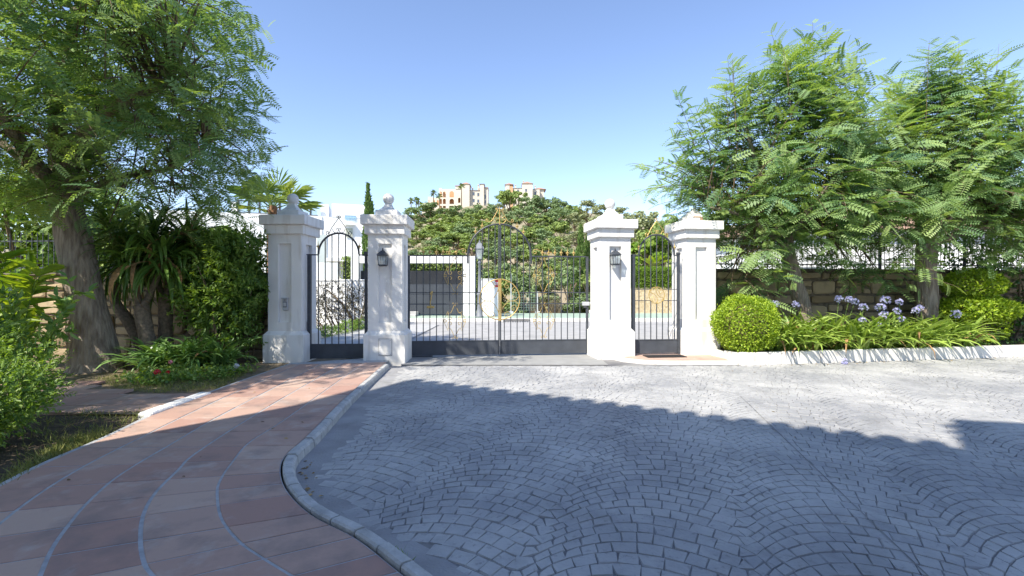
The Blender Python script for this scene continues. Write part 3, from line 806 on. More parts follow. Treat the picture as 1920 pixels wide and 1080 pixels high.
# ------------------------------------------------------------------ wrought iron gates
def curl(p, th, r, s, turns=1.25, n=22, shrink=.22):
    out = [p]; x, z = p; st = 0
    tot = turns*2*math.pi; a = 0
    for k in range(n):
        rr = r*(1-(1-shrink)*k/n); da = tot/n
        th2 = th+s*da/2; x += math.cos(th2)*rr*da; z += math.sin(th2)*rr*da; th += s*da; out.append((x,z))
    return out
def spath(ctrl, c0=None, c1=None, n=7):
    P = crom(ctrl, n); P = [tuple(p) for p in P]
    if c1:
        d = np.subtract(P[-1],P[-2]); P = P+curl(P[-1], math.atan2(d[1],d[0]), *c1)[1:]
    if c0:
        d = np.subtract(P[0],P[1]); P = curl(P[0], math.atan2(d[1],d[0]), *c0)[1:][::-1]+P
    return P
def mir(P, cx): return [(2*cx-x, z) for x, z in P]
def rod(mb, P, r=.007, y=0.0, n=5, mi=0): mb.tube([(x,y,z) for x,z in P], r, n, mi)
def finial(parent, x, z, m):
    mb = MB(); mb.lathe([(.008,-.02),(.008,.0),(.016,.008),(.009,.016),(.011,.03),(.022,.05),(.011,.072),(.006,.10),(.001,.155)],8,(x,0,z))
    for sg in (-1,1):
        mb.add([(x+sg*.006,-.005,z+.025),(x+sg*.030,-.003,z+.035),(x+sg*.034,0,z+.062),(x+sg*.012,-.004,z+.06),(x+sg*.006,.005,z+.025),(x+sg*.030,.003,z+.035),(x+sg*.034,.001,z+.062),(x+sg*.012,.004,z+.06)],
               [(0,1,2,3),(7,6,5,4),(0,4,5,1),(1,5,6,2),(2,6,7,3),(3,7,4,0)])
    return mb.build('spear_finial', m, parent)
GX, GY = -2.105, 9.69; GA = math.atan2(10.08-9.69, 1.60+2.105); GL = 3.725; MID = GL/2
CIR = (MID, 1.165, .415)
def diamond(mb, cx, cz, w, h):
    for f in (lambda P: P, lambda P: mir(P, cx)):
        rod(mb, f(spath([(cx-.012,cz+h*.93),(cx-.35*w,cz+h*.5),(cx-.55*w,cz+.16),(cx-.62*w,cz+.07)], (.032,1,.8), (.045,1,1.1))), .006)
        rod(mb, f(spath([(cx-.012,cz-h*.93),(cx-.35*w,cz-h*.5),(cx-.55*w,cz-.16),(cx-.62*w,cz-.07)], (.032,-1,.8), (.045,-1,1.1))), .006)
        rod(mb, f(spath([(cx-.98*w,cz+.02),(cx-.75*w,cz+.13),(cx-.6*w,cz+.2)], (.035,1,1.1), None)), .005)
        rod(mb, f(spath([(cx-.98*w,cz-.02),(cx-.75*w,cz-.13),(cx-.6*w,cz-.2)], (.035,-1,1.1), None)), .005)
def drive_leaf(label, left):
    t = thing('gate_leaf', label, 'gate', (GX,GY,0), GA, 'leaves of the driveway gate')
    f = (lambda x: x) if left else (lambda x: GL-x)
    sx = (lambda P: P) if left else (lambda P: mir(P, MID))
    mb = MB()
    def bx(x0,x1,z0,z1,hy=.02): a, b = sorted((f(x0),f(x1))); mb.box((a,-hy,z0),(b,hy,z1))
    bx(0,.045,.03,2.06,.025); bx(MID-.03,MID-.004,.03,2.705,.022)
    bx(.045,MID-.655,2.045,2.07,.014)
    bx(-.09,.0,1.98,2.0,.01)
    mb.build('frame', IRON, t)
    arc = [(MID-.655*math.cos(a), 2.055+.66*math.sin(a)) for a in np.linspace(0, math.pi/2-.03, 16)]
    mb = MB(); rod(mb, sx([(MID-.655,1.9)]+arc), .019, 0, 6); mb.build('arch', IRON, t)
    for z in (1.305,1.075):
        mb = MB(); x1 = MID-math.sqrt(max(0,CIR[2]**2-(z-CIR[1])**2)); a, b = sorted((f(.045),f(x1))); mb.box((a,-.009,z-.009),(b,.009,z+.009)); mb.build('rail', IRON, t)
    for k in range(1, 14):
        x = .045+.1325*k
        if x > MID-.05: continue
        zt = 2.046 if x < MID-.655 else 2.055+.66*math.sqrt(max(0,1-((MID-x)/.655)**2))-.01
        segs = [(.33, zt)]
        dx = abs(MID-x)
        if dx < CIR[2]:
            hh = math.sqrt(CIR[2]**2-dx*dx); segs = [(.33, CIR[1]-hh),(CIR[1]+hh, zt)]
        for a, b in segs: mb = MB(); mb.tube([(f(x),0,a),(f(x),0,b)],.0105,6); mb.build('bar', IRON, t)
        if 2 <= k <= 7: finial(t, f(x), 2.085, GOLD)
        if k in (10, 11): finial(t, f(x), zt+.03, GOLD)
    mb = MB(); a, b = sorted((f(.0451),f(MID-.031))); mb.bevbox((a,-.012,.035),(b,.012,.33),.003); mb.box((a,-.02,.31),(b,-.0121,.332)); mb.box((a,-.018,.036),(b,-.0121,.06)); mb.build('bottom_plate', PLATE, t)
    mb = MB()
    cxx, cz, r = CIR
    rod(mb, sx([(cxx-r*math.sin(a), cz+r*math.cos(a)) for a in np.linspace(.03,math.pi-.03,26)]), .011, -.004, 6)
    rod(mb, sx(spath([(cxx-.4,cz+.06),(cxx-.33,cz-.015),(cxx-.2,cz-.03),(cxx-.1,cz+.07),(cxx-.035,cz+.2),(cxx-.02,cz+.36)])), .007, -.004)
    rod(mb, sx(spath([(cxx-.4,cz-.12),(cxx-.33,cz-.045),(cxx-.2,cz-.035),(cxx-.1,cz-.12),(cxx-.035,cz-.24),(cxx-.02,cz-.38)])), .007, -.004)
    rod(mb, sx(spath([(cxx-.34,cz+.24),(cxx-.30,cz+.26),(cxx-.26,cz+.22)], None, (.05,-1,1.0))), .006, -.004)
    rod(mb, sx(spath([(cxx-.2,cz+.36),(cxx-.14,cz+.35),(cxx-.11,cz+.30)], None, (.05,-1,1.0))), .006, -.004)
    rod(mb, sx(spath([(cxx-.36,cz-.2),(cxx-.31,cz-.12),(cxx-.26,cz-.14)], None, (.05,-1,1.0))), .006, -.004)
    rod(mb, sx(spath([(cxx-.24,cz-.34),(cxx-.17,cz-.25),(cxx-.12,cz-.28)], None, (.05,-1,1.0))), .006, -.004)
    a, b = sorted((f(MID-.032),f(MID-.002))); mb.box((a,-.03,cz-.44),(b,-.0225,cz+.43))
    mb.build('round_ornament', GOLD, t)
    mb = MB(); diamond(mb, f(.945), 1.655, .225, .365); mb.build('scroll_panel', GOLD, t)
    mb = MB(); diamond(mb, f(.945), .73, .225, .345); mb.build('scroll_panel', GOLD, t)
    mb = MB(); rod(mb, sx(spath([(MID-1.05,2.09),(MID-.95,2.11),(MID-.86,2.17),(MID-.76,2.20)], (.035,-1,.9), (.055,-1,1.1))), .0075); mb.build('side_scroll', GOLD, t)
    mb = MB()
    rod(mb, sx(spath([(MID-.245,2.76),(MID-.17,2.78),(MID-.105,2.88),(MID-.04,3.0)], (.035,-1,1.1), (.028,1,1.0))), .008)
    rod(mb, sx(spath([(MID-.015,2.74),(MID-.07,2.73),(MID-.12,2.78)], None, (.055,-1,1.15))), .007)
    mb.build('crest_scroll', GOLD, t)
    return t
g1 = drive_leaf('left leaf of the arched driveway gate, between the pillars', True)
g2 = drive_leaf('right leaf of the arched driveway gate with the lock box', False)
mb = MB(); mb.lathe([(.014,2.70),(.014,2.98),(.018,2.985),(.010,3.0),(.012,3.02),(.001,3.09)],8,(MID,0,0)); mb.build('crest_spear', GOLD, g2)
mb = MB(); mb.bevbox((GL-.13,-.05,1.03),(GL+.02,.03,1.11),.006); mb.box((GL+.02,-.015,1.075),(GL+.13,.0,1.10)); mb.build('lock_box', PLASTIC, g2)
mb = MB(); mb.bevbox((GL-.10,-.045,.985),(GL-.04,.01,1.03),.004); mb.build('lock_body', FRAMEG, g2)
mb = MB(); rod(mb, spath([(.46,1.30),(.49,1.33),(.47,1.2),(.45,1.1),(.47,1.03)], (.02,1,.6), (.02,1,.5)), .011, -.03, 6); mb.bevbox((.38,-.05,.99),(.53,.02,1.04),.008); mb.build('drop_latch', GOLD, g1)
mb = MB(); mb.bevbox((-.02,-.05,.01),(.5,-.02,.035),.004); mb.build('floor_stop', FRAMEG, g1)
for nm, P, xx in (('gate_post', g1, -.03), ('gate_post', g2, GL+.03)):
    pass
def foot_gate(label, x, y, rz, W, base, aw, gold, ornament):
    t = thing('pedestrian_gate', label, 'gate', (x,y,base), rz, 'arched pedestrian gates')
    cx = W/2+.02; zs, ra = 2.0, aw/2; rise = .40
    mb = MB(); mb.box((0,-.03,.0),(.065,.03,2.0)); mb.box((W-.05,-.025,.0),(W,.025,2.0)); mb.box((.065,-.012,1.975),(cx-ra,.012,1.998)); mb.box((cx+ra,-.012,1.975),(W-.05,.012,1.998))
    mb.box((-.05,-.008,1.98),(0,.008,1.995)); mb.bevbox((W-.06,-.035,2.0),(W+.01,.035,2.05),.006); mb.build('frame', IRON, t)
    mb = MB(); rod(mb, [(cx-ra*math.cos(a), zs+.0+rise*math.sin(a)) for a in np.linspace(0,math.pi,26)], .019, 0, 6); mb.build('arch', IRON, t)
    n = 7; xs = [cx-ra+2*ra*k/6 for k in range(7)]
    hc, hr = 1.18, .165
    for x0 in xs:
        zt = zs+rise*math.sqrt(max(0,1-((x0-cx)/ra)**2)); segs = [(.29, zt)]
        if ornament and abs(x0-cx) < hr: hh = math.sqrt(hr**2-(x0-cx)**2); segs = [(.29,hc-hh),(hc+hh,zt)]
        for a, b in segs: mb = MB(); mb.tube([(x0,0,a),(x0,0,b)],.0105,6); mb.build('bar', IRON, t)
    mb = MB(); mb.bevbox((.0651,-.012,.012),(W-.0501,.012,.29),.003); mb.box((.0651,-.02,.272),(W-.0501,-.0121,.292)); mb.build('bottom_plate', PLATE, t)
    if ornament:
        for z in (1.30,1.07):
            for a, b in ((.065,cx-math.sqrt(hr**2-(z-hc)**2)),(cx+math.sqrt(hr**2-(z-hc)**2),W-.05)):
                mb = MB(); mb.box((a,-.007,z-.007),(b,.007,z+.007)); mb.build('rail', IRON, t)
        mb = MB(); rod(mb, [(cx+hr*math.cos(a),hc+hr*math.sin(a)) for a in np.linspace(0,2*math.pi,32)], .009, -.004)
        for f in (lambda P: P, lambda P: [(2*cx-x, 2*hc-z) for x, z in P]):
            rod(mb, f(spath([(cx-.14,hc+.06),(cx-.05,hc+.02),(cx-.0,hc-.04),(cx+.02,hc-.13)], (.03,-1,1.0), (.022,-1,.9))), .007, -.004)
            rod(mb, f(spath([(cx-.12,hc-.06),(cx-.07,hc-.03),(cx-.05,hc-.09)], None, (.028,-1,.9))), .006, -.004)
        mb.build('round_ornament', GOLD, t)
    mb = MB()
    for f in (lambda P: P, lambda P: mir(P, cx)):
        rod(mb, f(spath([(cx-.23,zs+rise-.02),(cx-.20,zs+rise-.05),(cx-.17,zs+rise+.02),(cx-.12,zs+rise+.12),(cx-.0,zs+rise+.29)], (.035,-1,1.0), (.028,1,1.0))), .007)
        rod(mb, f(spath([(cx-.005,zs+rise+.06),(cx-.03,zs+rise+.015),(cx-.09,zs+rise+.02),(cx-.12,zs+rise+.08)], (.026,1,.9), None)), .006)
    mb.build('crest_scroll', GOLD if gold else IRON, t)
    for x0 in (cx-ra-.005, cx+ra+.005): finial(t, x0, zs+.10, GOLD)
    return t
foot_gate('shaded pedestrian gate of plain bars over the terracotta path', -3.885, 9.13, 0.05, 1.12, .045, .76, False, False)
foot_gate('sunlit pedestrian gate with a round gold ornament beside the round bush', 2.40, 9.63, R(7), 1.01, .075, .745, True, True)
# low step before the right-hand gate
mb = MB(); st = [gp(1150,672,.07),gp(1165,678,.07),gp(1200,680.5,.07),(4.12,8.83)]
st = [(1.98,9.44),(2.12,9.12),(2.45,8.86),(2.9,8.78),(4.14,8.80),(4.24,9.6),(4.3,10.6),(1.9,10.4)]
mb.prism(st, -.03, .052); mb.build('step_body', KERBW); o = bpy.data.objects['step_body']; o.name = 'gate_step'; tag(o, kind='structure')
stp = st[:]; ctr = (3.1,9.6)
sin = [(x+(ctr[0]-x)*.10, y+(ctr[1]-y)*.13) for x, y in st]
mb = MB(); mb.prism(sin, .03, .056, 0, .75); tag(mb.build('step_paving', TERRA), kind='structure')
mb = MB(); mb.bevbox((0,0,0),(.78,.3,.014),.004)
o = mb.build('door_mat', RUBBER); o.location = (2.62,9.22,.057); o.rotation_euler = (0,0,R(6)); tag(o, 'black door mat on the step before the right-hand pedestrian gate', 'mat')
# planter kerb
mb = MB(); p0 = np.array(gp(1392,685)); p1 = np.array([14.0, p0[1]+(14-p0[0])*.178]); d = (p1-p0)/np.linalg.norm(p1-p0); nn = np.array([-d[1],d[0]])
s = 0; L = np.linalg.norm(p1-p0)
while s < L:
    ln = [.27,.55,.97,.98,.96,1.0,.98][min(int(s/.9),6)]
    M = Matrix(((d[0],nn[0],0,p0[0]+d[0]*s),(d[1],nn[1],0,p0[1]+d[1]*s),(0,0,1,0),(0,0,0,1)))
    mb.bevbox((.003,0,-.05),(ln-.003,.13,.225+RNG.uniform(-.002,.002)),.012,0,.5,M); s += ln
q0 = p0; q1 = np.array([3.95,9.75]); d2 = (q1-q0)/np.linalg.norm(q1-q0); n2 = np.array([d2[1],-d2[0]])
for k in range(2):
    M = Matrix(((d2[0],n2[0],0,q0[0]+d2[0]*(.10+.40*k)),(d2[1],n2[1],0,q0[1]+d2[1]*(.10+.40*k)),(0,0,1,0),(0,0,0,1)))
    mb.bevbox((.04,-.01,-.05),(.42,.12,.205-.03*k),.012,0,.5,M)
mb.build('planter_kerb', KERBW); tag(bpy.data.objects['planter_kerb'], kind='structure')
sheet('planter_soil', [(4.2,9.0),(p1[0],p1[1]+.1),(16,14),(4.0,11.5)], .17, mat('planter_earth', (.06,.05,.035), .95, .3, 14, .8, 60, col2=(.16,.12,.08)))
# ------------------------------------------------------------------ stone garden walls with railings
def stone_wall(label, a, b, h, base, rng):
    a, b = np.array(a, float), np.array(b, float); L = np.linalg.norm(b-a); d = (b-a)/L
    t = thing('stone_wall', label, 'wall', (a[0],a[1],base), math.atan2(d[1],d[0]), 'stone garden walls')
    mb = MB(); mb.box((0,.02,-.2),(L,.40,h-.03)); mb.build('mortar', SMORT, t)
    mb = MB(); z = -.1
    rows = []
    while z < h-.12:
        rh = rng.uniform(.20,.42); rh = min(rh, h-.06-z)
        x = -rng.uniform(0,.2)
        while x < L:
            w = rng.uniform(.20,.72); split = rh > .26 and rng.uniform() < .5
            for (za, zb) in (((z, z+rh*.5),(z+rh*.5, z+rh)) if split else ((z, z+rh),)):
                x0, x1 = max(0,x), min(L, x+w)
                if x1-x0 < .06: continue
                g = .010; j = lambda s=.03: rng.normal()*s*.6
                c = [(x0+g+abs(j()), za+g+abs(j())),(x1-g-abs(j()), za+g+abs(j())),(x1-g-abs(j()), zb-g-abs(j())),(x0+g+abs(j()), zb-g-abs(j()))]
                cx, cz = np.mean(c, axis=0); pr = rng.uniform(.012,.045)
                ring = []
                for k in range(4):
                    p, q = np.array(c[k]), np.array(c[(k+1)%4]); e = q-p; l = np.linalg.norm(e)+1e-9
                    ring += [p+e*.12, p+e*.5+np.array([-e[1],e[0]])/l*-abs(j(.006))*0+rng.normal(size=2)*.004, p+e*.88]
                n = 12
                v = [(p[0],.03,p[1]) for p in ring]
                v += [(p[0],.012-pr*.6,p[1]) for p in ring]
                v += [(cx+(p[0]-cx)*.82,-pr+rng.normal()*.004,cz+(p[1]-cz)*.82) for p in ring]
                v.append((cx,-pr-.004,cz))
                f = [(i,(i+1)%n,n+(i+1)%n,n+i) for i in range(n)]+[(n+i,n+(i+1)%n,2*n+(i+1)%n,2*n+i) for i in range(n)]+[(2*n+i,2*n+(i+1)%n,3*n) for i in range(n)]
                mb.add(v, f, 0, float(np.clip(rng.normal()*.28+.5,0,1)))
            x += w
        z += rh
    x = 0
    mb.build('stones', STONE, t)
    mb = MB()
    while x < L:
        w = min(rng.uniform(.4,.8), L-x); mb.bevbox((x+.004,-.05,h-.055),(x+w-.004,.42,h+rng.uniform(-.008,.008)),.014,0,.3*rng.uniform()); x += w
    mb.build('coping', tint_mat('coping_stone', (.12,.105,.08), (.24,.20,.14), .9, bump=.5, bscale=25), t)
    return t, L
def railing(label, a, b, z, h, rng):
    a, b = np.array(a, float), np.array(b, float); L = np.linalg.norm(b-a); d = (b-a)/L
    t = thing('iron_railing', label, 'railing', (a[0],a[1],z), math.atan2(d[1],d[0]), 'iron railings on the garden walls')
    for zz in (.10, h-.12):
        mb = MB(); mb.box((0,.195,zz),(L,.215,zz+.028)); mb.build('rail', IRON, t)
    mb = MB(); mb.tube([(0,.18,.0),(0,.18,h)],.008,5); mb.lathe([(.008,h-.0),(.014,h+.02),(.001,h+.08)],6,(0,.18,0)); mb.lathe([(.008,.45),(.018,.47),(.008,.49)],6,(0,.18,0))
    proto = mb.build('bar', IRON, t); n = min(95, int(L/.125)); st = L/n
    proto.location = (st*.5,0,0)
    for k in range(1, n):
        c = proto.copy(); C.objects.link(c); c.parent = t; c.location = (st*(k+.5),0,0)
    k = 0; mb = MB(); mb.box((-.025,.155,0),(.025,.205,h+.03)); pp = mb.build('post', IRON, t)
    while k*2.3 < L:
        c = pp if k == 0 else pp.copy()
        if k: C.objects.link(c); c.parent = t
        c.location = (k*2.3,0,0); k += 1
    return t
rw = np.random.default_rng(11)
stone_wall('shady sandstone garden wall left of the gates behind the yuccas', (-13.5,10.15), (-4.62,9.42), 1.66, .05, rw)
railing('black iron railing above the left stone wall', (-13.5,10.15), (-4.62,9.42), 1.71, .78, rw)
stone_wall('sandstone garden wall right of the gates behind the purple flowers', (4.25,10.75), (15.5,12.1), 1.66, .18, rw)
railing('black iron railing above the right stone wall', (4.25,10.75), (15.5,12.1), 1.84, .8, rw)
# ------------------------------------------------------------------ feathery trees
def feather_tree(label, base, tpts, trad, limbs, ells, n, seed, **kw):
    rng = np.random.default_rng(seed)
    t = thing('feathery_tree', label, 'tree', base, 0, 'feathery leaved trees beside the gates')
    mb, out = rough_trunk(tpts, trad, rng, amp=kw.pop('amp', .06))
    for l in limbs:
        r0 = l[-1]; pts = l[:-1]
        m2, _ = rough_trunk(pts, list(np.linspace(r0, r0*.35, len(pts))), rng, 8, .05); mb.add(m2.v, m2.f)
    mb.build('trunk', BARK, t, smooth=True)
    lp = []
    for l in limbs:
        for i in range(1, len(l)-2):
            lp += [Vector(l[i])*(1-k/4)+Vector(l[i+1])*k/4 for k in range(4)]
        lp.append(Vector(l[-2]))
    me = feather_crown(ells, n, [lp], rng, [L_FEATH, TWIG], **kw)
    link('crown', me, t); return t
SUND = np.array([-.651*.6756,-.759*.6756,.7373])
GAPS = [(-7.2,7.75,1.7,.17),(-7.05,7.7,1.0,.15),(-6.95,7.8,.5,.13),(-6.3,9.7,.9,.28),(-5.9,9.6,.5,.22),(-6.7,9.7,1.2,.2),(-5.9,8.1,.35,.35),(-5.4,8.2,.4,.25),(-5.2,8.5,1.9,.35),(-4.9,8.5,1.3,.25),(-5.5,8.4,1.2,.25),
        (-4.35,8.85,.2,.14),(-4.1,8.85,1.7,.06),(-4.35,8.85,2.1,.07),(-4.0,8.85,.75,.06),(-2.35,8.85,1.2,.12),(-2.2,8.85,1.8,.10),(-2.5,8.85,.7,.10),(-2.1,8.85,2.3,.15),(-6.2,7.2,.05,.3),(-5.3,7.9,.05,.25),(-7.9,7.4,1.4,.3)]
def sungap(W, gaps=None):
    k = np.ones(len(W), bool)
    for x, y, z, r in (gaps or GAPS):
        v = W-np.array([x,y,z]); t = v @ SUND; d = np.linalg.norm(v-t[:,None]*SUND, axis=1); k &= ~((d < r) & (t > .4))
    return k
# left tree, base (-7, 8.1)
feather_tree('big leaning feathery tree with a thick trunk left of the gates', (-7.0,8.1,.02),
    [(0.0,0,-.1),(-0.03,0,.15),(-.14,0,.9),(-.33,0,1.9),(-.52,0,2.8),(-.6,-.05,3.3)], [.46,.36,.27,.235,.225,.21],
    [[(-.6,-.05,3.0),(-.1,-.3,3.7),(.8,-.5,4.3),(1.7,-.6,4.6),.15],[(-.6,-.05,3.1),(-.5,-.2,4.3),(-.1,-.4,5.4),(.3,-.5,6.2),.14],[(-.6,-.05,3.0),(-1.3,-.4,3.8),(-2.2,-.8,4.6),.08],
     [(-.6,-.05,3.0),(-.7,.8,3.9),(-.4,1.5,4.8),.12],[(-.6,-.05,3.0),(-.4,-1.0,3.7),(0,-1.8,4.3),.12],[(-.6,-.05,2.8),(.2,.2,3.3),(1.0,.35,3.5),(1.9,.2,4.0),.07]],
    [(0.2,-.3,5.2,2.3,2.0,1.5,3.0),(-1.8,-.6,4.5,1.7,1.8,1.3,1.7),(-1.3,-.9,3.9,.8,.6,.55,.7),(1.3,-.2,4.0,1.35,1.6,1.1,2.2),(0.3,-1.5,4.2,1.7,1.1,1.0,1.2),(.6,.0,3.1,1.5,1.3,.65,1.4),(-1.7,-.3,3.2,1.2,1.3,.7,.9),(-.4,.4,6.0,1.8,1.6,1.0,1.2),(1.7,-1.8,5.7,1.5,1.2,.8,1.2)],
    900, 21, nfr=9.5, frond=(.32,.50), shoot=(.55,1.05), upb=.45, branch=.4, amp=.05,
    keep=lambda P: ~((P[:,0]-7 > -5.0) & (P[:,2] < 2.85)) & ~((P[:,0]-7 > -.505*(P[:,1]+8.1)-.10*np.abs(P[:,2]-3.9)) & (P[:,2] < 6.2)) & ~((P[:,2] < 2.35) & (P[:,0] > -.9)) & sungap(P+[-7,8.1,.02]))
feather_tree('feathery tree with a slanting trunk behind the purple flowers', (6.35,10.25,.15),
    [(0.05,0,-.1),(.03,0,.1),(-.12,0,.7),(-.30,0,1.35),(-.45,0,1.9),(-.5,0,2.4)], [.25,.20,.17,.16,.15,.13],
    [[(-.5,0,2.2),(-.9,-.2,3.0),(-1.3,-.3,3.9),(-1.5,-.3,4.6),.08],[(-.5,0,2.3),(-.4,0,3.3),(-.2,0,4.4),(0,0,5.3),.08],[(-.5,0,2.2),(.1,-.2,3.0),(.7,-.2,3.8),(1.0,-.2,4.6),.075],
     [(-.5,0,2.1),(-1.2,-.4,2.5),(-1.9,-.5,2.8),(-2.4,-.5,2.9),.06],[(-.5,0,2.2),(-.5,-.8,2.8),(-.4,-1.3,3.2),.06],[(-.5,0,2.2),(.4,.4,2.7),(1.1,.6,3.0),.06]],
    [(-.55,0,3.7,1.5,1.3,1.35,3.0),(-1.75,-.2,3.35,1.25,1.1,1.15,2.2),(.3,-.1,3.4,.95,1.1,1.2,1.4),(-.3,0,4.6,1.1,1.0,.75,1.0),(-1.45,.1,2.0,.7,.6,.85,1.3),(.4,.5,2.5,1.2,.6,.5,.8),(-.6,-.5,2.9,1.2,.8,.4,.7),(1.15,.05,1.8,.75,.3,.35,.35)],
    560, 22, lead=46, nfr=9.5, frond=(.32,.52), shoot=(.65,1.3), upb=.85, branch=.45,
    keep=lambda P: sungap(P+[6.35,10.25,.15], [(3.8,9.6,1.3,.5),(3.8,9.6,2.3,.55),(3.4,9.8,1.8,.4)]) & ~((P[:,0]+6.35 < 4.62) & (P[:,1]+10.25 < 10.75) & (P[:,2]+.15 < 2.85)) & ~((P[:,0]+6.35 < 4.7) & (P[:,1]+10.25 < 9.35)) & ~((P[:,2] < 1.25) & (P[:,0] > -1.1)) & ~((P[:,2] < 2.0) & (P[:,0] > -.75) & (P[:,0] < .1)))
feather_tree('feathery tree with an upright trunk beside the layered shrub', (9.12,10.55,.15),
    [(0,0,-.1),(0,0,.1),(-.01,0,.8),(-.03,0,1.5),(-.02,0,2.1),(0,0,2.5)], [.29,.235,.21,.20,.19,.16],
    [[(0,0,2.3),(-.5,-.2,3.1),(-1.0,-.3,3.9),(-1.2,-.3,4.5),.09],[(0,0,2.4),(.1,0,3.3),(.3,0,4.3),(.5,0,5.1),.09],[(0,0,2.3),(.7,-.2,3.0),(1.5,-.3,3.7),(2.0,-.3,4.4),.08],
     [(0,0,2.2),(-.2,-.8,2.7),(-.3,-1.3,3.0),.06],[(0,0,2.2),(1.0,-.4,2.6),(2.0,-.6,2.9),(2.8,-.7,3.0),.07]],
    [(.2,0,3.7,1.6,1.3,1.2,3.0),(-.6,-.1,3.4,.95,1.1,1.1,1.3),(1.7,-.2,3.5,1.4,1.2,1.1,2.0),(.4,0,4.5,1.3,1.0,.7,1.0),(.2,-.4,2.9,1.6,.8,.45,1.0),(2.4,-.4,2.6,1.3,.9,.8,1.3)],
    560, 23, lead=46, nfr=9.5, frond=(.32,.52), shoot=(.65,1.25), upb=.85, branch=.45, keep=lambda P: ~((P[:,2] < 1.7) & (P[:,0] < 1.2)))
# ------------------------------------------------------------------ left garden
rl = np.random.default_rng(31)
def strappy_tree(label, base, stems, heads, n, L, w, rng, group):
    t = thing('yucca', label, 'yucca', base, 0, group)
    mb = MB()
    for pts, rad in stems:
        m2, _ = rough_trunk(pts, rad, rng, 9, .06); mb.add(m2.v, m2.f)
    mb.build('trunk', YBARK, t, smooth=True)
    for h in heads:
        me = strap_clump(n, rng, L, w, .05, [L_YUC, L_DRY], 6, (-.9,1.35), 'leaf_head', .3, .06, .95)
        o = link('leaf_head', me, t); o.location = h
    return t
yg = 'yuccas behind the big left tree'
strappy_tree('yucca with a curved trunk hidden behind the big tree trunk', (-6.85,8.75,.02), [([(.25,0,-.05),(.15,0,.25),(-.12,0,.75),(-.45,.05,1.2),(-.45,.1,1.9)],[.17,.13,.11,.08,.06])], [(-.45,.1,1.95),(-.5,.2,2.3)], 90, (.75,1.15), .055, rl, yg)
strappy_tree('yucca whose thick trunk forks into two thin arms', (-6.55,8.6,.02), [([(.1,0,-.05),(.06,0,.2),(-.02,0,.6),(-.10,0,1.08)],[.19,.15,.125,.12]),([(-.13,0,1.02),(-.16,0,1.3),(-.2,0,1.8)],[.06,.05,.045]),([(-.07,0,1.02),(.08,0,1.3),(.3,.0,1.8)],[.065,.055,.045])], [(-.2,0,1.85),(.3,0,1.85),(.05,.1,2.35)], 90, (.75,1.15), .055, rl, yg)
strappy_tree('yucca with a dark straight trunk against the stone wall', (-6.45,8.95,.02), [([(0,0,-.05),(0,0,.3),(-.01,0,.8),(0,0,1.25)],[.15,.12,.115,.11]),([(-.02,0,1.2),(-.14,0,1.45),(-.2,0,1.85)],[.06,.05,.045]),([(.02,0,1.2),(.06,0,1.5),(.1,.0,1.9)],[.065,.055,.045])], [(-.2,0,1.95),(.12,0,1.95),(.35,.1,2.2)], 90, (.75,1.15), .055, rl, yg)
def plant(name, label, cat, loc, group=None): return thing(name, label, cat, loc, 0, group)
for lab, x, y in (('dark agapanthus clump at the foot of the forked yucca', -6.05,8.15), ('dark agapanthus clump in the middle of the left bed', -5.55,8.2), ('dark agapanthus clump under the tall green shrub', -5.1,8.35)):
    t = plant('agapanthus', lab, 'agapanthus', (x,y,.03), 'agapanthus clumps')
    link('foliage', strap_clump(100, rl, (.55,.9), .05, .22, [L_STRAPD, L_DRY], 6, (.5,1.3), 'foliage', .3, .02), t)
# tall green shrub beside the first pillar
t = plant('leafy_shrub', 'tall green shrub with pale new leaves crowding the intercom pillar', 'shrub', (-5.2,8.85,.03))
sh_st = []
for k in range(16):
    a = rl.uniform(0,6.28); x, y = rl.normal()*.25, rl.normal()*.15
    sh_st.append((bez((x,y,-.05),(x*1.5,y*1.5,.8),(x*2.0+math.cos(a)*.25,y*2+math.sin(a)*.15,1.2+rl.uniform(0,.7)),6), list(np.linspace(.014,.005,7))))
mb = MB(); [mb.tube([v+Vector((.03*math.sin(7*v.z),.12+.03*math.cos(5*v.z),0)) for v in p], r, 5) for p, r in sh_st if max(v.x for v in p) < .5]; mb.build('stem', TWIG, t)
link('foliage', sprig_shrub('foliage', [(0,0,1.4,.66,.45,.8,3),(-.45,0,1.2,.45,.4,.5,.9),(.25,-.05,1.95,.45,.4,.4,1.1),(.45,-.1,1.3,.4,.35,.6,1.0),(.1,0,.6,.5,.35,.35,.5),(-.25,.1,1.95,.5,.4,.4,.8)], 1500, rl, [L_SHRUB, TWIG], (.08,.13), .36, (.18,.36), 9, keep=lambda P: P[:,0] < .57+.12*np.sin(P[:,2]*6)), t)
# low front shrub at the left edge
t = plant('leafy_shrub', 'bright bushy shrub at the left edge of the foreground path', 'shrub', (-4.62,3.95,.02))
link('foliage', sprig_shrub('foliage', [(0.05,0,.42,.52,.55,.36,3),(-.3,.4,.5,.6,.55,.40,2),(-.75,.1,.5,.7,.7,.42,2),(.1,-.35,.25,.45,.4,.25,1.2),(-.55,.8,.6,.5,.5,.35,1.0)], 2000, rl, [L_SHRUB, TWIG], (.035,.06), .42, (.10,.22), 10, None, .22, .45), t)
mb = MB()
for k in range(30):
    a = rl.uniform(0,6.28); r = rl.uniform(.1,.5); mb.tube(bez((-.2+rl.normal()*.1,.1+rl.normal()*.1,0),(math.cos(a)*r*.5-.2,math.sin(a)*r*.5+.1,.3),(math.cos(a)*r-.2,math.sin(a)*r+.1,.75),5), [.012,.011,.01,.008,.006,.004], 5)
mb.build('stem', TWIG, t)
t = plant('leafy_shrub', 'loose broad leaved plant rising behind the left foreground shrub', 'shrub', (-5.35,5.3,.02))
st2 = []
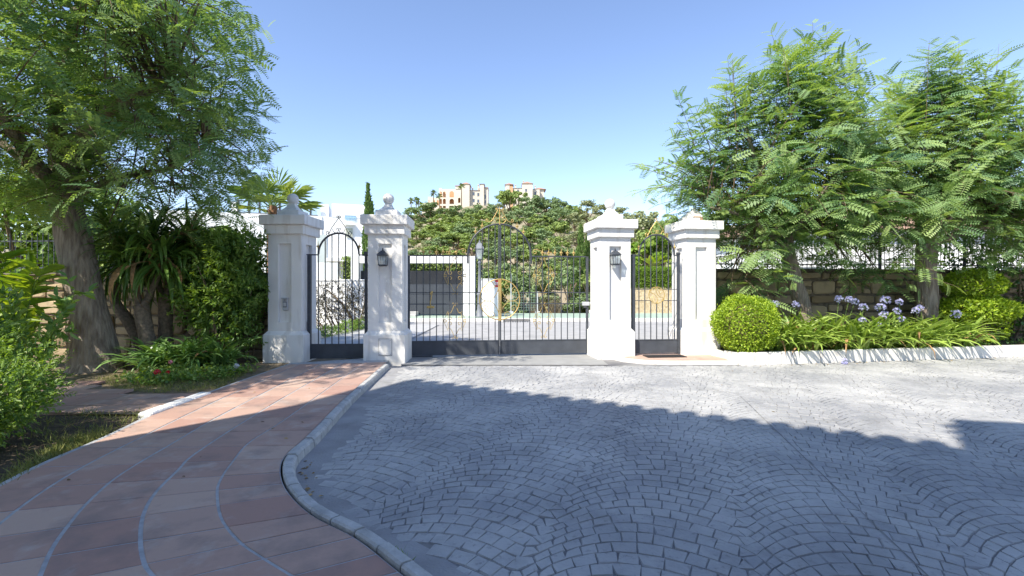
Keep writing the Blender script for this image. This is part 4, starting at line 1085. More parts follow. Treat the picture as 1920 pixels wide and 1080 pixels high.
for k in range(9):
    a = rl.uniform(0,6.28); st2.append((bez((rl.normal()*.1,rl.normal()*.1,0),(math.cos(a)*.15,math.sin(a)*.15,.6),(math.cos(a)*.5,math.sin(a)*.4,1.0+rl.uniform(0,.35)),6), list(np.linspace(.012,.005,7))))
mb = MB(); [mb.tube(p, r, 5) for p, r in st2]; mb.build('stem', STEM, t)
ends = np.array([tuple(p[j]) for p, r in st2 for j in (3,4,5,6)]); dd = np.array([tuple((p[j]-p[j-1]).normalized()) for p, r in st2 for j in (3,4,5,6)])
P, N = sprig_points(np.repeat(ends,2,0), norm(np.repeat(dd,2,0)+rl.normal(size=(len(dd)*2,3))*.5), rl, 8, (.12,.25))
link('foliage', leafy_mesh('foliage', P, N, rl, [L_SHRUB], (.09,.15), .42, LEAF6, 1.0, .15, None, .3), t)
# ginger plants against the left wall
for lab, x, y, n in (('tall shell ginger with long striped leaves left of the tree trunk', -7.7,7.4,9), ('low shell ginger with broad leaves by the stone wall', -7.45,6.7,7), ('shell ginger at the far left edge of the photo', -8.6,7.9,9)):
    t = plant('ginger_plant', lab, 'ginger plant', (x,y,.02), 'ginger plants in the left bed')
    mb = MB(); P, D, S, TT = [], [], [], []
    for k in range(n):
        a = rl.uniform(0,6.28); h = rl.uniform(.8,1.9) if 'low' not in lab else rl.uniform(.5,1.05); le = rl.uniform(.15,.45)
        pts = bez((rl.normal()*.1,rl.normal()*.1,0),(math.cos(a)*le*.3,math.sin(a)*le*.3,h*.6),(math.cos(a)*le,math.sin(a)*le,h),8); mb.tube(pts, list(np.linspace(.016,.006,9)), 5)
        tt = rl.uniform(0,.7)
        for j in range(3, 9):
            for q in range(2 if j > 5 else 1):
                az = a+math.pi/2+(math.pi if (j+q)%2 else 0)+rl.normal()*.35
                P.append(tuple(pts[j])); D.append((math.cos(az),math.sin(az),.35+.5*(j/8)*rl.uniform(.3,1.5))); S.append(rl.uniform(.38,.62)); TT.append(np.clip(tt+rl.normal()*.2,0,1))
    mb.build('stem', STEM, t)
    P, D, S, TT = map(np.array, (P,D,S,TT)); nl = len(P)
    gv, gq = [], []
    for k in range(6):
        s0, s1 = k/6, (k+1)/6; w = lambda s: .5*math.sin(math.pi*min(1,max(.02,s))**.8)
        z = lambda s: -.28*s*s; o = len(gv)
        for sg in (-1,1): 
            o = len(gv); gv += [(s0,0,z(s0)),(s1,0,z(s1)),(s1,sg*w(s1),z(s1)+.22*w(s1)),(s0,sg*w(s0),z(s0)+.22*w(s0))]; gq.append((o,o+1,o+2,o+3) if sg > 0 else (o+3,o+2,o+1,o))
    V, Q, T = scatter(np.array(gv), np.array(gq), P, frames(norm(D), np.array([[0,0,1.]])+rl.normal(size=(nl,3))*.3), np.stack([S,S*.24,S],1), TT)
    link('foliage', np_mesh('foliage', V, Q, [L_GING], T), t)
# flowers, ground cover and the small spike light in the left bed
def tufts(name, poly, n, rng, m, L, z, w=.006):
    P = []
    xs = [p[0] for p in poly]; ys = [p[1] for p in poly]
    while len(P) < n:
        p = (rng.uniform(min(xs),max(xs)), rng.uniform(min(ys),max(ys)))
        if inpoly(p, poly): P.append((*p, z))
    P = np.repeat(np.array(P), 5, 0); k = len(P); P[:,:2] += rng.normal(size=(k,2))*.02
    d = norm(np.stack([rng.normal(size=k)*.6, rng.normal(size=k)*.6, rng.uniform(.4,1.2,k)],1)); s = rng.uniform(*L, k)
    bv = np.array([(0,-.5,0),(.5,-.4,.0),(1,0,-.15),(.5,.4,.0)]); 
    V, Q, T = scatter(bv, np.array([(0,1,2,3)]), P, frames(d, rng.normal(size=(k,3))), np.stack([s,np.full(k,w),s],1), np.repeat(np.clip(rng.normal(size=k//5)*.3+.5,0,1),5))
    return tag(link(name, np_mesh(name, V, Q, [m], T)), kind='stuff')
tufts('bed_grass', [gp(*p,.02) for p in ((180,712),(250,700),(330,694),(492,690),(440,716),(410,732),(300,738),(225,732))], 1500, rl, L_GRASS, (.03,.09), .02)
tufts('verge_grass', [gp(*p,.03) for p in ((200,822),(212,806),(130,826),(60,866),(0,905),(0,925),(83,872))], 380, rl, L_GRASS, (.03,.10), .03)
tufts('strip_weeds', [gp(*p,.03) for p in ((90,778),(285,778),(240,800),(110,850),(20,890))], 90, rl, L_GRASS, (.04,.14), .03)
tufts('kerb_weeds', [(kx(2.45)+.13,2.40),(kx(2.45)+.19,2.40),(kx(2.5)+.2,2.52),(kx(2.5)+.13,2.52)], 9, rl, L_HEDGE, (.03,.07), .0)
P = []; poly = [gp(*p,.02) for p in ((230,716),(270,698),(400,698),(485,694),(430,712),(330,722),(260,728))]
while len(P) < 260:
    p = (rl.uniform(-8,-3.5), rl.uniform(5,9))
    if inpoly(p, poly): P.append((*p, .04+rl.uniform(0,.1)))
P = np.repeat(np.array(P),7,0)+rl.normal(size=(260*7,3))*[.05,.05,.02]
tag(link('bed_groundcover', leafy_mesh('bed_groundcover', P, np.tile([[0,0,1.]],(len(P),1)), rl, [L_SHRUB], (.03,.06), .8, LEAF6, .4, .2, None, .9)), kind='stuff')
def geranium(label, px, py, heads, m):
    x, y = gp(px, py, .02); t = plant('geranium', label, 'geranium', (x,y,.02), 'geraniums in the left bed')
    n = 70; P = rl.normal(size=(n,3))*[.10,.10,.03]+[0,0,.08]
    link('foliage', leafy_mesh('foliage', P, np.tile([[0,0,1.]],(n,1)), rl, [L_SHRUB], (.03,.05), .9, LEAF6, .5, .3, None, .8), t)
    for k in range(heads):
        hx, hy, hz = rl.normal()*.09, rl.normal()*.06, .16+rl.uniform(0,.07); mb = MB()
        mb.tube([(0,0,0),(hx*.6,hy*.6,hz*.7),(hx,hy,hz)],.003,4,1)
        for q in range(16):
            d = norm(rl.normal(size=(1,3))+[0,0,.5])[0]*.028; c = np.array([hx,hy,hz])+d; fr = frames(d[None],np.array([[.3,.1,1.]]))[0]
            mb.add([c-fr[:,1]*.014, c-fr[:,2]*.014, c+fr[:,1]*.014, c+fr[:,2]*.014], [(0,1,2,3)], 0, rl.uniform())
        mb.build('flower_head', [m, STEM], t)
geranium('red geranium in the shade of the left bed', 299, 722, 5, REDPETAL)
geranium('single pink geranium before the dark agapanthus', 324, 704, 1, tint_mat('pink_petal', (.7,.2,.3), (.8,.4,.5), .6, .2, (1.1,.9,.9)))
x, y = gp(441,705,.02); t = thing('spike_light', 'small grey spike light by the edge of the path', 'garden light', (x,y,.02))
mb = MB(); mb.tube([(0,0,-.03),(0,0,.10)],.008,6); mb.build('spike', FRAMEG, t)
mb = MB(); M = Matrix.Translation((0,0,.13)) @ Matrix.Rotation(R(35),4,'Y'); mb.lathe([(.018,-.05),(.034,-.04),(.036,.05),(.040,.055),(.036,.058)],12,M=M); mb.build('lamp_head', PLASTIC, t)
# ------------------------------------------------------------------ right bed
rr_ = np.random.default_rng(41)
bx, by = gp(1399,661,.2); by += .28
t = plant('box_ball', 'round clipped bush of bright green leaves beside the broken pillar', 'bush', (4.45,9.14,.20))
d = norm(rr_.normal(size=(15000,3))); rad = 1+.05*np.sin(d[:,0]*6+d[:,2]*4)+.04*np.sin(d[:,1]*8+d[:,0]*3)+rr_.normal(size=15000)*.04+.10*(rr_.uniform(size=15000) > .985)-.12*rr_.uniform(0,1,15000)**3
P = d*np.array([.56,.53,.54])*rad[:,None]+[0,0,.50]; k = P[:,2] > .0
link('foliage', leafy_mesh('foliage', P[k], d[k], rr_, [L_BOX], (.028,.05), .58, LEAF6, .55, .35, None, .65), t)
mb = MB(); mb.lathe([(.40*math.sin(math.pi*q/8)+.001,-.40*math.cos(math.pi*q/8)) for q in range(9)],14,(0,0,.5)); 
for q in range(5): a = q*1.25; mb.tube([(math.cos(a)*.05,math.sin(a)*.05,-.05),(math.cos(a)*.12,math.sin(a)*.12,.2)],.02,5)
mb.build('branches', MATS['twig'], t)
labs = ['agapanthus clump next to the round bush with leaves over the kerb','agapanthus clump below the slanting trunk','agapanthus clump between the round bush and the first tall flowers','agapanthus clump under the tallest purple flowers',
        'agapanthus clump with dried leaf tips hanging over the kerb','agapanthus clump in the middle of the right bed','agapanthus clump left of the upright trunk','agapanthus clump in front of the upright trunk','agapanthus clump at the right end of the row before the layered shrub']
spots = [(5.1,9.25),(5.75,9.7),(5.6,9.25),(6.35,9.5),(6.75,9.42),(7.3,9.62),(7.95,9.66),(8.6,9.8),(9.15,9.9)]
FL = {3:[(845,560),(905,562),(938,575)], 1:[(474,588),(592,592)], 4:[(988,608),(980,685)], 5:[(1115,567),(1105,652),(1070,707),(1085,608)], 6:[(1195,577),(1182,630),(1210,676)], 7:[(1290,628),(1318,612)], 8:[(1525,647)]}
for i, ((x, y), lab) in enumerate(zip(spots, labs)):
    t = plant('agapanthus', lab, 'agapanthus', (x,y,.19), 'agapanthus clumps')
    link('foliage', strap_clump(125, rr_, (.62,1.02), .05, .24, [L_STRAP, L_DRY], 6, (.6,1.45), 'foliage', .3, .09 if i in (4,5) else .04, 1.0), t)
    for (zx, zy) in FL.get(i, []):
        px, py = 1300+zx/3.097, 380+zy/3.097; q = at(px, py, y-.05); hx, hz = q[0]-x, q[2]-.19
        mb = MB(); mb.tube(bez((hx*.3,0,.05),(hx*.7,-.02,hz*.55),(hx,-.05,hz),6),[.007,.007,.0065,.006,.0055,.005,.005],5); s = mb.build('flower_stem', STEM, t)
        um = umbel_mesh(rr_, rr_.uniform(.068,.098) if zy < 660 else .07, 34); h = um.build('flower_head', [PETAL, STEM], s); h.location = (hx,-.05,hz)
x, y = gp(1583,681,.02); mb = umbel_mesh(rr_, .07, 30); o = mb.build('fallen_flower_head', [PETAL, STEM]); o.location = (x,y,.045); tag(o, 'purple agapanthus head fallen on the drive by the kerb', 'flower')
# layered shrub and the dark hedge behind
t = plant('leafy_shrub', 'layered clipped shrub with a flat bright lower tier right of the upright trunk', 'shrub', (10.15,10.55,.17))
def tier(cx, cz, rx, ry, rz, n, sz):
    d = norm(rr_.normal(size=(n,3))); P = d*np.array([rx,ry,rz])*(1+rr_.normal(size=(n,1))*.07)+[cx,0,cz]
    return P, d
A_ = [tier(0,.76,.80,.6,.25,5200,0), tier(-.02,1.30,.52,.45,.30,2600,0), tier(.1,.35,.55,.4,.3,900,0)]
P = np.concatenate([a[0] for a in A_]); N = np.concatenate([a[1] for a in A_])
link('foliage', leafy_mesh('foliage', P, N, rr_, [L_BOX], (.05,.085), .55, LEAF6, .6, .3, None, .6), t)
mb = MB()
for q in range(9): a = q*.7; mb.tube(bez((math.cos(a)*.06,math.sin(a)*.06,-.05),(math.cos(a)*.2,math.sin(a)*.2,.4),(math.cos(a)*.4,math.sin(a)*.3,.9),5),.016,5)
mb.build('stem', TWIG, t)
t = plant('climber', 'dark ivy thicket behind the layered shrub at the right edge', 'climber', (11.8,11.3,.17))
link('foliage', sprig_shrub('foliage', [(0,.2,1.2,1.5,.5,1.2,3),(1.6,0,1.4,1.2,.6,1.4,2),(.6,-.3,.5,1.4,.4,.5,1),(-.9,.3,2.0,.8,.4,.7,1)], 900, rr_, [L_DARK, TWIG], (.06,.10), .6, (.15,.3), 8), t)
mb = MB()
for q in range(8): x0 = rr_.uniform(-1,2); mb.tube(bez((x0,0,0),(x0+rr_.normal()*.3,-.2,.9),(x0+rr_.normal()*.5,-.1,2.0),6),[.03,.028,.025,.02,.016,.012,.01],6)
mb.build('stem', TWIG, t)
P = []; 
while len(P) < 260:
    p = (rr_.uniform(4.3,13.5), 0); y0 = p0[1]+(p[0]-p0[0])*.178
    P.append((p[0], y0+.2+abs(rr_.normal())*.5, .2+rr_.uniform(0,.1)))
P = np.repeat(np.array(P),6,0)+rr_.normal(size=(260*6,3))*[.05,.05,.02]
tag(link('planter_groundcover', leafy_mesh('planter_groundcover', P, np.tile([[0,0,1.]],(len(P),1)), rr_, [L_DARK], (.03,.06), .7, LEAF6, .4, .2, None, .9)), kind='stuff')
# dry leaves on the drive and along the kerbs
P = []
for k in range(70): 
    x = rr_.uniform(4.3,12); P.append((x, p0[1]+(x-p0[0])*.178-abs(rr_.normal())*.12-.03, .006))
for k in range(26): x = rr_.uniform(-1.2,9); P.append((x, rr_.uniform(4.0,8.5), .006))
for k in range(22): y = rr_.uniform(3.2,3.9); P.append((kx(y)+.15+abs(rr_.normal())*.05, y, .006))
for k in range(16): y = rr_.uniform(3,8.3); P.append((kx(y)-rr_.uniform(.1,1.6), y, HP+.006))
P = np.array(P); n = len(P)
V, Q, T = scatter(*LEAF6, P, frames(norm(rr_.normal(size=(n,3))*[1,1,.1]), np.tile([[0,0,1.]],(n,1))+rr_.normal(size=(n,3))*.25), np.stack([rr_.uniform(.02,.045,n)]*3,1)*[1,.5,1], rr_.uniform(0,1,n))
tag(link('fallen_leaves', np_mesh('fallen_leaves', V, Q, [tint_mat('dead_leaf', (.16,.10,.05), (.48,.33,.14), .8)], T)), kind='stuff')
# ------------------------------------------------------------------ across the street
rb = np.random.default_rng(51)
x, y = gp(897,602.5); sl = thing('street_lamp', 'old style grey street lamp across the road in front of the white wall', 'street lamp', (x,20.9,.12))
mb = MB(); mb.lathe([(.17,0),(.17,.06),(.14,.08),(.13,.30),(.105,.36),(.115,.42),(.10,.50),(.095,.95),(.12,.98),(.12,1.05),(.075,1.10),(.065,1.6),(.055,2.35),(.09,2.38),(.06,2.44),(.05,2.55)],12); mb.build('post', mat('lamp_grey', (.20,.215,.24), .5, .08, 6), sl, smooth=True)
mb = MB(); v = []
for w, z in ((.10,2.56),(.17,2.98)): v += [(-w,-w,z),(w,-w,z),(w,w,z),(-w,w,z)]
mb.add(v, [(k,(k+1)%4,4+(k+1)%4,4+k) for k in range(4)]); mb.build('lamp_glass', LAMPG, sl)
mb = MB(); v = []
for w, z in ((.20,2.98),(.19,3.02),(.10,3.20),(.04,3.26)): v += [(-w,-w,z),(w,-w,z),(w,w,z),(-w,w,z)]
mb.add(v, [(i*4+k,i*4+(k+1)%4,(i+1)*4+(k+1)%4,(i+1)*4+k) for i in range(3) for k in range(4)]+[(3,2,1,0)]); mb.lathe([(.03,3.26),(.045,3.30),(.015,3.34),(.002,3.42)],8); mb.box((-.11,-.11,2.53),(.11,.11,2.565))
for sx in (-1,1):
    for sy in (-1,1): mb.tube([(sx*.103,sy*.103,2.56),(sx*.173,sy*.173,2.98)],.014,5)
mb.build('lamp_head', MATS['lamp_grey'], sl)
ga = thing('garage_front', 'white garage frame with a dark grey sliding gate across the road', 'garage', (-1.72,22.1,.12))
mb = MB(); mb.box((-.57,0,0),(0,.5,2.75)); mb.box((-5.7,0,2.43),(-.5701,.5,2.75)); mb.box((-5.7,0,0),(-5.3,.5,2.4299)); mb.build('frame', HOUSEWHITE, ga)
mb = MB(); mb.box((-5.3,.2,.05),(-.572,.26,1.47)); [mb.box((-5.3,.185,.06+.47*k),(-.573,.1995,.06+.47*k+.45)) for k in range(3)]; mb.build('gate_panel', GATEGREY, ga)
mb = MB(); mb.box((-5.3,.19,1.47),(-.572,.27,2.08)); mb.build('upper_panel', mat('charcoal_panel', (.024,.026,.031), .5, .1, 2), ga)
mb = MB(); mb.bevbox((-5.2,-.5,-.02),(-2.6,-.12,.10),.02); mb.bevbox((-5.2,-.11,-.02),(-2.6,.15,.2),.02); mb.build('step', KERBM, ga)
lw = thing('garden_wall', 'low white wall between the street lamp and the bushes', 'wall', (-1.50,21.7,.12))
mb = MB(); mb.bevbox((0,0,0),(1.0,.25,1.68),.01); mb.build('panel', HOUSEWHITE, lw)
mb = MB(); mb.bevbox((-.02,-.03,1.66),(1.02,.28,1.70),.008); mb.build('coping', HOUSEWHITE, lw)
sg = thing('warning_sign', 'small red and white sign on the end of the low white wall', 'sign', (-.645,21.69,1.42))
mb = MB(); mb.bevbox((-.13,-.02,0),(.13,0,.40),.006); mb.build('board', mat('sign_white', (.8,.8,.78), .5, .03, 20), sg)
mb = MB(); mb.box((-.12,-.025,.24),(.12,-.0205,.385)); mb.box((-.12,-.025,.02),(.12,-.0205,.11)); [mb.box((-.10,-.025,.135+.03*k),(.10-.03*k,-.0205,.148+.03*k)) for k in range(3)]; mb.build('red_band', REDS, sg)
# bushes, wire fence
bl = ['tall bush at the left of the wire fence','bush with pale tips in the middle of the verge','dense green bush right of the grey scrub','bush with reddish tips below the cypresses','low bush at the right end of the verge','bush behind the low white wall']
bp = [(.45,25.4,1.1,2.2),(1.7,26.0,1.2,2.35),(3.0,25.5,1.25,2.25),(4.15,26.0,1.0,2.2),(5.0,25.4,.7,1.5),(-.5,26.5,1.1,2.4)]
for lab, (x,y,r,h) in zip(bl, bp):
    t = plant('roadside_bush', lab, 'bush', (x,y,.1), 'bushes across the road')
    link('foliage', clump_crown([(0,0,h*.5,r,r*.8,h*.55,1)], 2600, rb, [L_OAK if 'dense' in lab or 'left' in lab else L_OLIVE if 'pale' in lab else L_PINE], (.07,.15), .35, LEAF6, 26, 'foliage'), t)
    mb = MB(); [mb.tube(bez((0,0,-.1),(rb.normal()*.1,rb.normal()*.1,h*.3),(rb.normal()*.4*r,rb.normal()*.3,h*.7),5),.025,5) for q in range(6)]; mb.build('stem', TWIG, t)
t = plant('dry_scrub', 'leafless grey scrub between the bushes across the road', 'scrub', (1.75,24.9,.1))
mb = MB()
for q in range(130):
    a = rb.uniform(0,6.28); x0 = rb.uniform(-.8,.8); mb.tube(bez((x0,rb.normal()*.1,0),(x0+math.cos(a)*.2,math.sin(a)*.2,.4),(x0+math.cos(a)*.5,math.sin(a)*.4,rb.uniform(.5,1.0)),4),[.010,.009,.007,.005,.003],3,0,rb.uniform())
mb.build('branches', L_SCRUB, t)
wf = thing('wire_fence', 'low wire mesh fence with thin posts across the road', 'fence', (-.05,24.45,.12))
for k, x0 in enumerate((0,1.35)):
    mb = MB(); mb.tube([(x0,0,0),(x0,0,2.0 if k == 0 else 1.1)],.03,6); mb.box((x0-.12,-.12,-.02),(x0+.12,.12,.1)); mb.build('post', mat('galvanised', (.50,.53,.56), .5, .06, 10), wf)
mb = MB()
for k in range(8): mb.tube([(0,0,.15+.13*k),(1.35,0,.15+.13*k)],.006,3)
for k in range(10): mb.tube([(.13*k,0,.15),(.13*k,0,1.06)],.006,3)
mb.build('mesh', mat('green_wire', (.30,.42,.36), .6, .1, 10), wf)
sp_ = thing('signpost', 'thin pale post on the verge right of the bushes', 'post', (3.02+1.1,24.3,.12))
mb = MB(); mb.tube([(0,0,0),(-.03,0,2.0)],.03,6); mb.build('pole', MATS['galvanised'], sp_); mb = MB(); mb.bevbox((-.2,-.2,0),(.2,.2,.16),.02); mb.build('base_block', KERBW, sp_)
def cypress(label, x, y, z, h, r, seed):
    rng = np.random.default_rng(seed); t = plant('cypress', label, 'cypress', (x,y,z), 'slim cypresses')
    n = int(1500+h*220); zz = rng.uniform(.04,1,n); a = rng.uniform(0,6.28,n)
    prof = r*np.minimum(1, zz*5)*(1-zz**2.2)*(1+.16*np.sin(zz*23+a*2))*(.55+.45*rng.uniform(0,1,n)**.4)
    P = np.stack([np.cos(a)*prof, np.sin(a)*prof, zz*h],1); N = np.stack([np.cos(a)*.35,np.sin(a)*.35,np.ones(n)],1)
    link('crown', leafy_mesh('crown', P, N, rng, [L_CYP], (.10,.24), .35, LEAF6, 1, .2, None, .25), t)
    mb = MB(); mb.tube([(0,0,-.1),(0,0,h*.5)],[r*.18,r*.06],6); mb.build('trunk', TWIG, t)
x,y,z = at(690,348,23.5); cypress('tall slim cypress rising behind the lantern pillar by the white house', x, y, 0, z, .30, 61)
x,y,z = at(697,383,24.5); cypress('shorter cypress touching the tall one by the white house', x, y, 0, z, .25, 62)
x,y,z = at(1089,425,30); cypress('cypress at the right of the hillside view beside the sunlit pillar', x, y, 0.2, z-.2, .42, 63)
x,y,z = at(1076,478,29); cypress('short cypress left of the tall one by the sunlit pillar', x, y, 0.2, z-.2, .38, 64)
x,y,z = at(1101,445,31); cypress('cypress half hidden behind the sunlit pillar', x, y, .2, z-.2, .45, 65)
# grassy bank and hedge seen through the right pedestrian gate
mb = MB(); v = [(5.2,24.42,.1),(16,24.42,.1),(5.0,28.4,1.32),(16,28.4,1.32),(4.6,34,2.2),(16,34,2.2)]; mb.add(v, [(0,1,3,2),(2,3,5,4)]); tag(mb.build('grass_bank', mat('dry_grass_bank', (.40,.33,.21), .95, .25, 3, .6, 30, col2=(.58,.50,.35))), kind='structure')
n = 9000; X = rb.uniform(5.2,12,n); q = rb.uniform(0,1,n); P = np.stack([X, 24.45+q*3.9, .1+q*1.2],1); d = norm(np.stack([rb.normal(size=n)*.4,rb.normal(size=n)*.4,np.ones(n)],1)); s = rb.uniform(.08,.24,n)
V, Q, T = scatter(np.array([(0,-.5,0),(.5,-.4,0),(1,0,-.1),(.5,.4,0)]), np.array([(0,1,2,3)]), P, frames(d, rb.normal(size=(n,3))), np.stack([s,np.full(n,.02),s],1), rb.uniform(0,1,n))
tag(link('straw_grass', np_mesh('straw_grass', V, Q, [L_STRAW], T)), kind='stuff')
def box_hedge(label, x0, x1, y0, y1, z0, z1, n, m, size=(.05,.10)):
    t = plant('clipped_hedge', label, 'hedge', ((x0+x1)/2,(y0+y1)/2,z0), 'clipped hedges across the road')
    L, D, H = (x1-x0)/2, (y1-y0)/2, z1-z0; f = rb.uniform(0,1,n); P = np.stack([rb.uniform(-L,L,n), rb.uniform(-D,D,n), rb.uniform(0,H,n)],1); N = np.zeros((n,3))
    a = f < .6; P[a,1] = -D+rb.normal(size=a.sum())*.05; N[a,1] = -1
    b = f >= .6; P[b,2] = H+rb.normal(size=b.sum())*.06; N[b,2] = 1
    link('foliage', leafy_mesh('foliage', P, N, rb, [m], size, .55, LEAF6, .6, .4, None, .7), t)
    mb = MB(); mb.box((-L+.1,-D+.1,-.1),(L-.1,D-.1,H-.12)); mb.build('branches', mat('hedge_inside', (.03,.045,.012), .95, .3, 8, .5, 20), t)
box_hedge('clipped hedge on the grassy bank seen through the right pedestrian gate', 6.0, 11.5, 28.4, 29.4, 1.25, 2.55, 9000, L_HEDGE)
box_hedge('hedge behind the dark garage gate', -9.5, -1.6, 26.6, 27.6, 0, 3.0, 7000, L_PINE, (.08,.15))
# trees behind the bank
def round_tree(label, x, y, z, h, r, m, seed, n=5200, size=(.12,.26), lumps=34, group='trees across the road'):
    rng = np.random.default_rng(seed); t = plant('leafy_tree', label, 'tree', (x,y,z), group)
    link('crown', clump_crown([(0,0,h*.62,r,r*.9,h*.40,2),(r*.3,0,h*.8,r*.6,r*.6,h*.22,1),(-r*.4,0,h*.5,r*.6,r*.6,h*.25,1)], n, rng, [m], size, .4, LEAF6, lumps), t)
    mb = MB(); mb.tube([(0,0,-.2),(.05,0,h*.3),(0,0,h*.6)],[r*.12,r*.09,r*.04],7)
    for q in range(6): a = q*1.05; mb.tube(bez((0,0,h*.3),(math.cos(a)*r*.3,math.sin(a)*r*.3,h*.5),(math.cos(a)*r*.6,math.sin(a)*r*.6,h*.75),5),list(np.linspace(r*.05,r*.015,6)),5)
    mb.build('trunk', TWIG, t); return t
x,y,z = at(1195,395,42); round_tree('tall loose tree behind the right pedestrian gate', x, y, 1.8, z-1.8, 2.3, L_OLIVE, 71)
x,y,z = at(1240,405,38); round_tree('green tree over the clipped hedge by the broken pillar', x, y, 1.8, z-1.8, 2.0, L_PINE, 72)
x,y,z = at(1215,440,33); round_tree('bright low tree directly above the clipped hedge', x, y, 1.8, z-1.8, 1.5, L_HEDGE, 73, 3200)
x,y,z = at(1300,400,36); round_tree('tree behind the broken pillar', x, y, 1.8, z-1.8, 2.4, L_PINE, 74)
bt = plant('banana_plant', 'broad leaved banana plant beside the hedge behind the right gate', 'banana plant', (*at(1225,505,29.8)[:2],1.3))
nl = 12; az = rb.uniform(0,6.28,nl); D = np.stack([np.cos(az),np.sin(az),rb.uniform(.5,1.6,nl)],1); s = rb.uniform(.9,1.4,nl)
V, Q, T = scatter(np.array(gv), np.array(gq), np.tile([[0,0,1.3]],(nl,1)), frames(norm(D), np.array([[0,0,1.]])+rb.normal(size=(nl,3))*.2), np.stack([s,s*.35,s],1), rb.uniform(0,1,nl)); link('foliage', np_mesh('foliage', V, Q, [L_GING], T), bt)
mb = MB(); mb.tube([(0,0,-.1),(0,0,1.4)],[.12,.07],8); mb.build('stem', STEM, bt)
# trees beyond the left wall and the palm
for k, (lab, px, py, Y, r, m) in enumerate((('sunlit tree beyond the left wall behind the ginger', 40,330,13.5,2.0,L_HEDGE),('tree beyond the left wall behind the big trunk', 170,360,14.5,2.0,L_SHRUB),('dark tree beyond the left wall behind the yuccas', 300,410,13.5,1.3,L_PINE),('shrubby tree beyond the left railing near the tall shrub', 395,425,12.5,.9,L_SHRUB),('tree at the far left behind the railing', -90,300,13,2.2,L_PINE))):
    x,y,z = at(px, py, Y); round_tree(lab, x, y, 0, z, r, m, 80+k, 6000, (.07,.15), 40, 'trees beyond the left wall')
feather_tree('feathery tree whose branches overhang from outside the left edge', (-8.0,3.3,.02), [(0,0,-.1),(0,0,.8),(.05,0,1.8),(.1,.1,2.8)], [.22,.18,.15,.12],
    [[(.1,.1,2.6),(.7,.5,3.4),(1.3,1.0,4.2),(1.8,1.4,4.5),.08],[(.1,.1,2.6),(.1,.1,3.5),(.2,.2,4.4),.08]], [(.3,.2,4.2,1.1,1.0,.7,2),(1.8,1.45,4.7,.75,.6,.35,.9)], 150, 24, frond=(.32,.5), shoot=(.5,.9), nfr=9.5, keep=lambda P: P[:,0]-8.0 < -1.10*(P[:,1]+3.3))
px_, py_, pz_ = at(512,392,15.5); pt = plant('fan_palm', 'fan palm with bright yellow green fronds behind the intercom pillar', 'palm', (px_,py_,0))
mb = MB(); mb.tube([(0,0,0),(0,0,pz_*.5),(0,0,pz_-.25),(0,0,pz_+.1)],[.24,.2,.15,.11],12)
for q in range(60): z0 = pz_-1.2+1.2*q/60; a = q*2.4; mb.add([(math.cos(a)*.14,math.sin(a)*.14,z0),(math.cos(a+.5)*.15,math.sin(a+.5)*.15,z0+.03),(math.cos(a+.3)*.21,math.sin(a+.3)*.21,z0+.16),(math.cos(a)*.19,math.sin(a)*.19,z0+.16)],[(0,1,2,3)])
mb.build('trunk', mat('palm_trunk', (.24,.13,.07), .9, .25, 20, .6, 50), pt)
for q, (ax, el) in enumerate(((-.3,1.35),(.25,1.05),(2.9,1.1),(3.35,.55),(-.1,.62),(-1.5,.8),(1.6,.8),(.2,.25),(2.8,.2),(-1.2,.35),(-2.3,.5),(.6,.75),(3.14,.85))):
    mb = MB(); fan_frond(mb, (0,0,pz_), (math.cos(ax)*math.cos(el),math.sin(ax)*math.cos(el),math.sin(el)), rb.uniform(1.2,1.5), rb); mb.build('frond', [L_PALM, STEM], pt)
# ------------------------------------------------------------------ modern white house on the left
hx = np.array([-15.9,26.9]); ex = (.961,.276); hA = math.atan2(ex[1],ex[0])
def hs(px): u = (px-960)/F; return (u*hx[1]-hx[0])/(ex[0]-u*ex[1])
def hz(px, py): s = hs(px); return CAMH+(540-py)*(hx[1]+s*ex[1])/F
wh = thing('white_house', 'modern white house with a glass roof terrace behind the left pillars', 'house', (hx[0],hx[1],0), hA)
s0, s1 = hs(425), hs(604); zt = hz(520,402)
mb = MB(); mb.box((-4,.0,0),(s1,9,zt)); mb.box((s1,.05,0),(hs(702),9,hz(650,408))); mb.build('wall', HOUSEWHITE, wh)
mb = MB(); mb.bevbox((hs(430),.3,zt),(hs(443),1.2,hz(436,376)),.01); mb.build('roof_block', HOUSEWHITE, wh); mb = MB(); mb.bevbox((hs(600),.4,zt),(hs(615),3.0,hz(608,381)),.01); mb.build('roof_block', HOUSEWHITE, wh)
zb, ztp = hz(650,408), hz(660,383); a, b, c, d_ = hs(622), hs(646.5), hs(667.5), hs(700)
zo0, zo1 = hz(657,413.5), hz(657,404)
mb = MB(); mb.box((a,.03,zb-.01),(b,.4,ztp)); mb.box((c,.03,zb-.01),(d_,.4,ztp)); mb.box((b,.03,zo1),(c,.4,ztp)); mb.build('parapet', HOUSEWHITE, wh)
mb = MB(); mb.box((b,-.01,hz(657,413.5)),(c,.0,zo1)); mb.build('glazed_slot', glass_mat('sky_glass', (.35,.5,.65), .05), wh)
fr_x = [hs(p) for p in (444,464,484,503,522,541,561,580,596)]
for k in range(len(fr_x)-1):
    mb = MB(); mb.box((fr_x[k]+.05,.10,zt+.05),(fr_x[k+1]-.05,.115,hz(520,378.5))); p = mb.build('glass_pane', GLASS, wh)
    mb = MB(); x0, x1, zz = fr_x[k], fr_x[k+1], hz(520,377.5)
    mb.box((x0,.07,zt),(x0+.10,.18,zz)); mb.box((x0+.1001,.08,zz-.06),(x1-.0001,.17,zz)); mb.box((x0+.1001,.08,zt),(x1-.0001,.17,zt+.06)); mb.build('pane_frame', FRAMEG, p)
